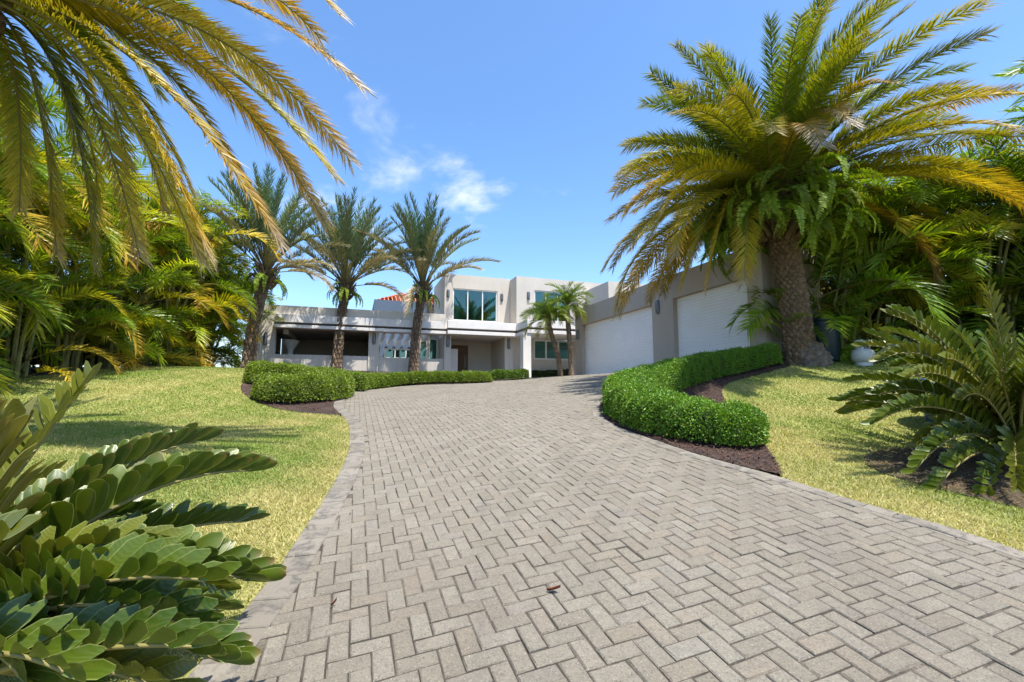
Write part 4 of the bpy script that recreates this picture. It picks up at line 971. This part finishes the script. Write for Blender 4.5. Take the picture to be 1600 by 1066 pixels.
# young palm squeezed between garage and trunk
yp = thing('young_palm', 'small spiky palm squeezed between garage end wall and thick trunk', 'palm', (6.35, 10.62 - .25, h1(6.35, 10.4)))
r = np.random.default_rng(9)
for q in range(9):
    o = obj('frond', ar_shade[q % 7], yp, (-.08, 0, .25 + .1 * q), (r.normal(0, .15), r.normal(-.2, .2), q * 2.4)); o.scale = (.42, .42, .42)
obj('stem', MB().tube([(0, 0, -.1), (-.05, 0, .6), (-.08, 0, 1.2)], [.05, .04, .03], 7).mesh('stem', M['stem']), yp)
# twin small palms at the garage corner
def pyg_proto(seed, el):
    r = np.random.default_rng(seed); cv = arc(1.25, el, r.uniform(1.2, 1.7), 12, 1.4)
    def cf(x, u, r_): return cmix([(0, np.array([.075, .15, .015])), (.6, np.array([.16, .22, .025])), (1.1, np.array([.36, .30, .05]))], .3 * x + .3 * u + (.35 if el < .3 else 0) + r_.normal(0, .1, len(x)))
    V, Q, T, C = frond(cv, 34, lambda x: .34 * (.4 + .6 * np.sin(np.pi * np.clip(.1 + .85 * x, 0, 1))), .026, 58, 25, .5, .12, .18, cf, .013, r)
    return mesh_from('small_frond', V, Q, T, C, M['areca'])
pyg = [pyg_proto(70 + i, e) for i, e in enumerate([1.4, 1.1, .8, .45, .1])]
for k, (label, b, c_) in enumerate([('shorter of the twin small palms at the garage corner', P(877, 582, 18.9), P(856, 500, 18.6)), ('taller of the twin small palms at the garage corner', P(893, 582, 18.7), P(886, 480, 18.9))]):
    r = np.random.default_rng(80 + k); zb = h1(b[0], b[1]); root = thing('small_palm', label, 'palm', (b[0], b[1], zb)); cb = c_ - np.array([b[0], b[1], zb])
    obj('trunk', trunk([(0, 0, -.15), (cb[0] * .2, cb[1] * .2, cb[2] * .35), (cb[0] * .7, cb[1] * .7, cb[2] * .7), tuple(cb)], lambda s: .085 + .05 * np.exp(-s / .08), 7, .10, .02, M['bark2'], NA=30), root)
    for q in range(34):
        cl_ = int(np.clip(q / 34 * 5 + r.normal(0, .4), 0, 4)); az = q * 2.4 + r.normal(0, .2)
        o = obj('frond', pyg[cl_], root, tuple(cb + np.array([0, 0, .03])), (r.normal(0, .1), r.normal(0, .1), az)); s_ = r.uniform(.85, 1.12); o.scale = (s_, s_, s_)

# ------------------------------------------------------------------ cardboard palms in the foreground
def leaflet_mesh(olive, seed, simple=False):
    r = np.random.default_rng(seed); nl, nw = (7, 2) if not simple else (4, 1)
    V, C = [], []
    for i in range(nl + 1):
        x = i / nl; wdt = .155 * (math.sin(math.pi * min(1, .06 + .60 * x ** .9)) ** .75) * (1 if x < .75 else math.sqrt(max(0.0, 1 - ((x - .75) / .26) ** 2))) + .006
        for j in range(-nw, nw + 1):
            f_ = j / nw; e_ = max(abs(f_), (x - .9) / .1 if x > .9 else 0)
            V.append((x, f_ * wdt, .10 * (f_ * f_) * wdt * 2.2 - .10 * x * x + .012 * math.sin(9 * x + seed))); C.append((1.0 if abs(f_) == 1 or i == nl else .0, olive, x))
    k = 2 * nw + 1
    Q = [(i * k + j, (i + 1) * k + j, (i + 1) * k + j + 1, i * k + j + 1) for i in range(nl) for j in range(k - 1)]
    return np.array(V), np.array(Q), np.array(C)
lf_me = {}
for ol in (0., .35, .9):
    for v in range(2):
        V, Q, C = leaflet_mesh(ol, v); lf_me[(ol, v)] = mesh_from('leaflet', V, Q, None, C, M['zamia'], True)
LV, LQ, _ = leaflet_mesh(0, 0, True)
def zamia(name, label, base, fronds, seed, budget=300):
    r = np.random.default_rng(seed); base = np.array(base, float); root = thing(name, label, 'plant', tuple(base))
    obj('caudex', MB().lathe([(0, -.15), (.16, -.15), (.19, .0), (.17, .10), (.10, .20), (0, .23)], 14).mesh('caudex', M['twig'], True), root)
    used = 0
    for (cv, olive, pairs, ll, single_) in fronds:
        pairs = int(pairs * 1.3)
        cv = np.asarray(cv) - base; sl = np.r_[0, np.cumsum(np.linalg.norm(np.diff(cv, axis=0), axis=1))]; tot = sl[-1]; sl /= tot
        rc = MB().tube(cv, .011 * (1 - .75 * sl) + .002, 6); fo = obj('frond', rc.mesh('frond', M['rachis'], True), root)
        hd = cv[-1] - cv[0]; hd[2] = 0; hd /= np.linalg.norm(hd) + 1e-9; side = np.cross(hd, [0, 0, 1.])
        tg = np.gradient(cv, axis=0); VV, QQ, CC = [], [], []
        for k in range(pairs * 2):
            x = .16 + .83 * (k // 2) / (pairs - 1) + r.normal(0, .004); sg = 1 if k % 2 == 0 else -1
            p = np.array([np.interp(x, sl, cv[:, a]) for a in range(3)]); t = np.array([np.interp(x, sl, tg[:, a]) for a in range(3)]); t /= np.linalg.norm(t)
            sd = side - (t @ side) * t; sd /= np.linalg.norm(sd); nn = np.cross(sd, t)
            ph = math.radians(62 - 42 * max(0, (x - .3) / .7) ** 1.5) + r.normal(0, .06); vee = 1.05 + r.normal(0, .10)
            d = sd * sg * math.sin(ph) * math.cos(vee) + t * math.cos(ph) + nn * math.sin(ph) * math.sin(vee); d /= np.linalg.norm(d)
            wv = t - (t @ d) * d; wv /= np.linalg.norm(wv); nv = np.cross(d, wv); tw = .22 * -sg + r.normal(0, .14)
            w2 = wv * math.cos(tw) + nv * math.sin(tw) * 1.0; n2 = np.cross(d, w2)
            if n2 @ nn < 0: n2 = -n2; w2 = -w2
            L = ll * (.62 + .38 * math.sin(math.pi * min(1, .15 + .75 * x))) * r.uniform(.9, 1.08); Wd = L * r.uniform(.9, 1.12)
            if single_ and used < budget:
                m = Matrix(((d[0] * L, w2[0] * Wd, n2[0] * L, p[0]), (d[1] * L, w2[1] * Wd, n2[1] * L, p[1]), (d[2] * L, w2[2] * Wd, n2[2] * L, p[2]), (0, 0, 0, 1)))
                o = obj('leaflet', lf_me[(olive, k % 2)], fo, mw=m); used += 1
            else:
                VV.append(p + LV[:, :1] * d * L + LV[:, 1:2] * w2 * Wd + LV[:, 2:3] * n2 * L); QQ.append(LQ + len(LV) * len(QQ))
                rim = np.zeros((len(LV), 3)); rim[:, 1] = olive; rim[0::3, 0] = .95; rim[2::3, 0] = .95; CC.append(rim)
        if VV:
            g_ = obj('leaflets', mesh_from('leaflets', np.vstack(VV), np.vstack(QQ), None, np.vstack(CC), M['zamia'], True), fo); g_['kind'] = 'stuff'
def zf(base, tip, rise, olive, pairs, ll, single_=True, mid=.5):
    base = np.array(base, float); tip = np.array(tip, float); v = tip - base
    ctl = base + v * np.array([mid, mid, mid]) + np.array([0, 0, rise]); return (bez(base, ctl, tip, 16), olive, pairs, ll, single_)
zb = np.array([-2.05, 1.45, h1(-2.05, 1.45) + .1])
FL = [zf(zb, P(385, 905, 1.7), .42, .0, 24, .20), zf(zb, P(385, 735, 2.0), .42, .0, 27, .19), zf(zb, P(305, 690, 2.2), .36, .0, 26, .18), zf(zb, P(340, 1030, 1.5), .34, .0, 22, .19), zf(zb + np.array([.35, .1, .25]), P(-40, 700, 1.25), .10, .9, 13, .23), zf(zb, P(20, 690, 1.5), .1, .9, 15, .22),
      zf(zb, P(135, 600, 2.35), .05, .35, 20, .19), zf(zb, P(380, 815, 2.1), .35, .0, 20, .17), zf(zb, P(250, 1075, 1.45), .30, .35, 15, .18), zf(zb, P(-10, 850, 1.25), .25, .35, 13, .19), zf(zb, P(100, 1050, 1.25), .30, .0, 13, .18),
      zf(zb, P(330, 950, 1.95), .38, .0, 16, .18, False), zf(zb, P(60, 760, 1.95), .2, .35, 18, .18, False), zf(zb, P(300, 1010, 1.3), .2, .0, 14, .17, False)]
r = np.random.default_rng(4)
for k in range(13):
    FL.append(zf(zb, P(r.uniform(-150, 330), r.uniform(790, 1120), r.uniform(1.2, 2.0)), r.uniform(.2, .45), float(r.choice([0., 0., .35])), 18, .175, False))
for k in range(9):
    az = r.uniform(1.7, 5.2); L = r.uniform(.9, 1.2); FL.append(zf(zb, zb + np.array([math.cos(az) * L, math.sin(az) * L * .7, r.uniform(.1, .9)]), .4, float(r.choice([0., .35])), 16, .18, False))
zamia('cardboard_palm', 'cardboard palm with olive and green paddle leaflets beside the driveway edge and lawn mound', zb, FL, 11)
zb2 = np.array([4.75, 4.35, h1(4.75, 4.35) + .12])
FR = [zf(zb2, P(1382, 560, 4.3), .75, .35, 20, .19), zf(zb2, P(1368, 660, 4.0), .55, .0, 20, .18), zf(zb2, P(1375, 615, 4.5), .5, .0, 20, .17), zf(zb2, P(1430, 735, 3.8), .5, .0, 19, .17), zf(zb2, P(1440, 800, 3.7), .45, .0, 18, .16), zf(zb2, P(1545, 455, 4.0), .5, .35, 20, .19),
      zf(zb2, P(1480, 560, 3.7), .45, .35, 18, .17), zf(zb2, P(1590, 760, 3.5), .45, .35, 18, .18), zf(zb2, P(1620, 600, 3.6), .5, .0, 18, .18), zf(zb2, P(1530, 820, 3.55), .35, .0, 16, .16), zf(zb2, P(1440, 690, 4.2), .5, .35, 18, .16, False), zf(zb2, P(1650, 470, 4.6), .6, .0, 20, .18, False)]
for k in range(44):
    az = k * 2.4; L = r.uniform(.8, 1.4); FR.append(zf(zb2, zb2 + np.array([math.cos(az) * L, math.sin(az) * L, r.uniform(.05, 1.45)]), r.uniform(.3, .6), float(r.choice([0., 0., .35])), 22, .165, False))
zamia('cardboard_palm', 'large dark cardboard palm with arching fronds on the bare soil of the small lawn', zb2, FR, 12)

# ------------------------------------------------------------------ small things
bx, by = 7.42, 10.75
bn = thing('trash_bin', 'dark blue plastic trash bin behind the thick palm trunk', 'bin', (bx, by, h1(bx, by)))
obj('body', MB().lathe([(0, 0), (.27, 0), (.28, .03), (.335, .92), (.335, .95)], 28).mesh('body', M['bin'], True), bn)
obj('rim', MB().lathe([(.33, .94), (.365, .94), (.372, .97), (.365, 1.0), (.30, 1.0), (.0, .985)], 28).mesh('rim', M['bin'], True), bn)
for sx in (-1, 1): obj('handle', MB().tube([(sx * .34, -.09, .80), (sx * .40, -.08, .84), (sx * .40, .08, .84), (sx * .34, .09, .80)], .016, 6).mesh('handle', M['bin']), bn)
tx, ty = 7.62, 9.85
tk = thing('propane_tank', 'white propane gas tank at the top of the small lawn', 'gas tank', (tx, ty, h1(tx, ty)))
obj('body', MB().lathe([(0, .05), (.14, .05), (.19, .09), (.215, .15), (.215, .26), (.19, .32), (.13, .355), (0, .36)], 28).mesh('body', M['steel'], True), tk)
obj('foot_ring', MB().lathe([(.15, -.02), (.155, -.02), (.155, .08), (.15, .08)], 24).mesh('foot_ring', M['steel']), tk)
an = np.linspace(.5, 2 * np.pi - .5, 18) - np.pi / 2
V = [(.125 * math.cos(a), .125 * math.sin(a), z) for z in (.335, .395) for a in an] ; cbm = MB().add(V, [(i, i + 1, 19 + i, 18 + i) for i in range(17)])
for a in (an[1], an[5], an[9], an[13], an[16]): cbm.tube([(.125 * math.cos(a), .125 * math.sin(a), .38), (.125 * math.cos(a), .125 * math.sin(a), .53)], .017, 6)
cbm.tube([(.125 * math.cos(a), .125 * math.sin(a), .535) for a in an], .02, 6)
obj('collar', cbm.mesh('collar', M['steel'], True), tk)
obj('valve', MB().lathe([(0, .35), (.03, .35), (.03, .40), (.02, .41), (.02, .44), (.035, .44), (.035, .46), (0, .46)], 12).mesh('valve', M['metal'], True), tk)
q = P(1500, 615, 5.6); ux, uy = q[0], q[1]; uz = h1(ux, uy)
tb = thing('garden_tub', 'blue plastic garden tub half hidden behind the big cardboard palm', 'tub', (ux, uy, uz))
obj('body', MB().lathe([(0, 0), (.30, 0), (.32, .03), (.43, .52), (.41, .52), (.31, .05), (0, .05)], 26).mesh('body', M['tub'], True), tb)
obj('rim', MB().tube([(.43 * math.cos(a), .43 * math.sin(a), .53) for a in np.linspace(0, 2 * np.pi, 27)], .018, 6, False).mesh('rim', M['tub'], True), tb)
for sx in (-1, 1): obj('handle', MB().tube([(sx * .42, -.12, .50), (sx * .50, -.08, .58), (sx * .50, .08, .58), (sx * .42, .12, .50)], .015, 6).mesh('handle', M['tub']), tb)
def dleaf(label, x, y, L, a):
    n = 7; V = []
    for i in range(n):
        t_ = i / (n - 1); wd = L * .16 * math.sin(math.pi * min(.98, .08 + .9 * t_)); 
        for sgn in (-1, 0, 1): V.append((L * (t_ - .5), wd * sgn + .18 * L * math.sin(2.2 * t_), .006 + .012 * abs(sgn) + .02 * t_ * t_))
    Qd = [(i * 3 + j, (i + 1) * 3 + j, (i + 1) * 3 + j + 1, i * 3 + j + 1) for i in range(n - 1) for j in (0, 1)]
    o = obj('dead_leaf', mesh_from('dead_leaf', V, Qd, None, None, M['deadleaf'], True), None, (x, y, h1(x, y) + .003), (0, -.12, a)); tag(o, label, 'leaf')
dleaf('curled reddish brown dead leaf lying on the driveway pavers', .205, 2.37, .075, -.6)
dleaf('tiny dark leaf scrap on the pavers near the driveway kerb', -.86, 2.33, .028, .4)

p = scatter_in(DRIVE[(DRIVE[:, 1] < 12)], 150, lambda q: np.where(edge_dist(q, l_out) < .8, .9, np.where(edge_dist(q, r_out) < .9, .9, .12))); m = len(p)
a = rng.uniform(0, 6.28, m); L = rng.uniform(.006, .022, m); z = hgt(p[:, 0], p[:, 1]) + .010
d = np.c_[np.cos(a), np.sin(a), rng.normal(0, .1, m)] * L[:, None]; sd = np.c_[-np.sin(a), np.cos(a), rng.normal(0, .5, m)] * (L * .22)[:, None]; c_ = np.c_[p, z]
V = np.stack([c_ - d, c_ - sd, c_ + d, c_ + sd, c_ + np.array([0, 0, .006])], 1)
T = np.array([(0, 1, 4), (1, 2, 4), (2, 3, 4), (3, 0, 4)])
o = obj('leaf_litter', mesh_from('leaf_litter', V.reshape(-1, 3), None, (T[None] + 5 * np.arange(m)[:, None, None]).reshape(-1, 3), None, M['chip'])); tag(o, 'small brown bits of leaf and bark scattered on the driveway', 'litter', None, 'stuff')
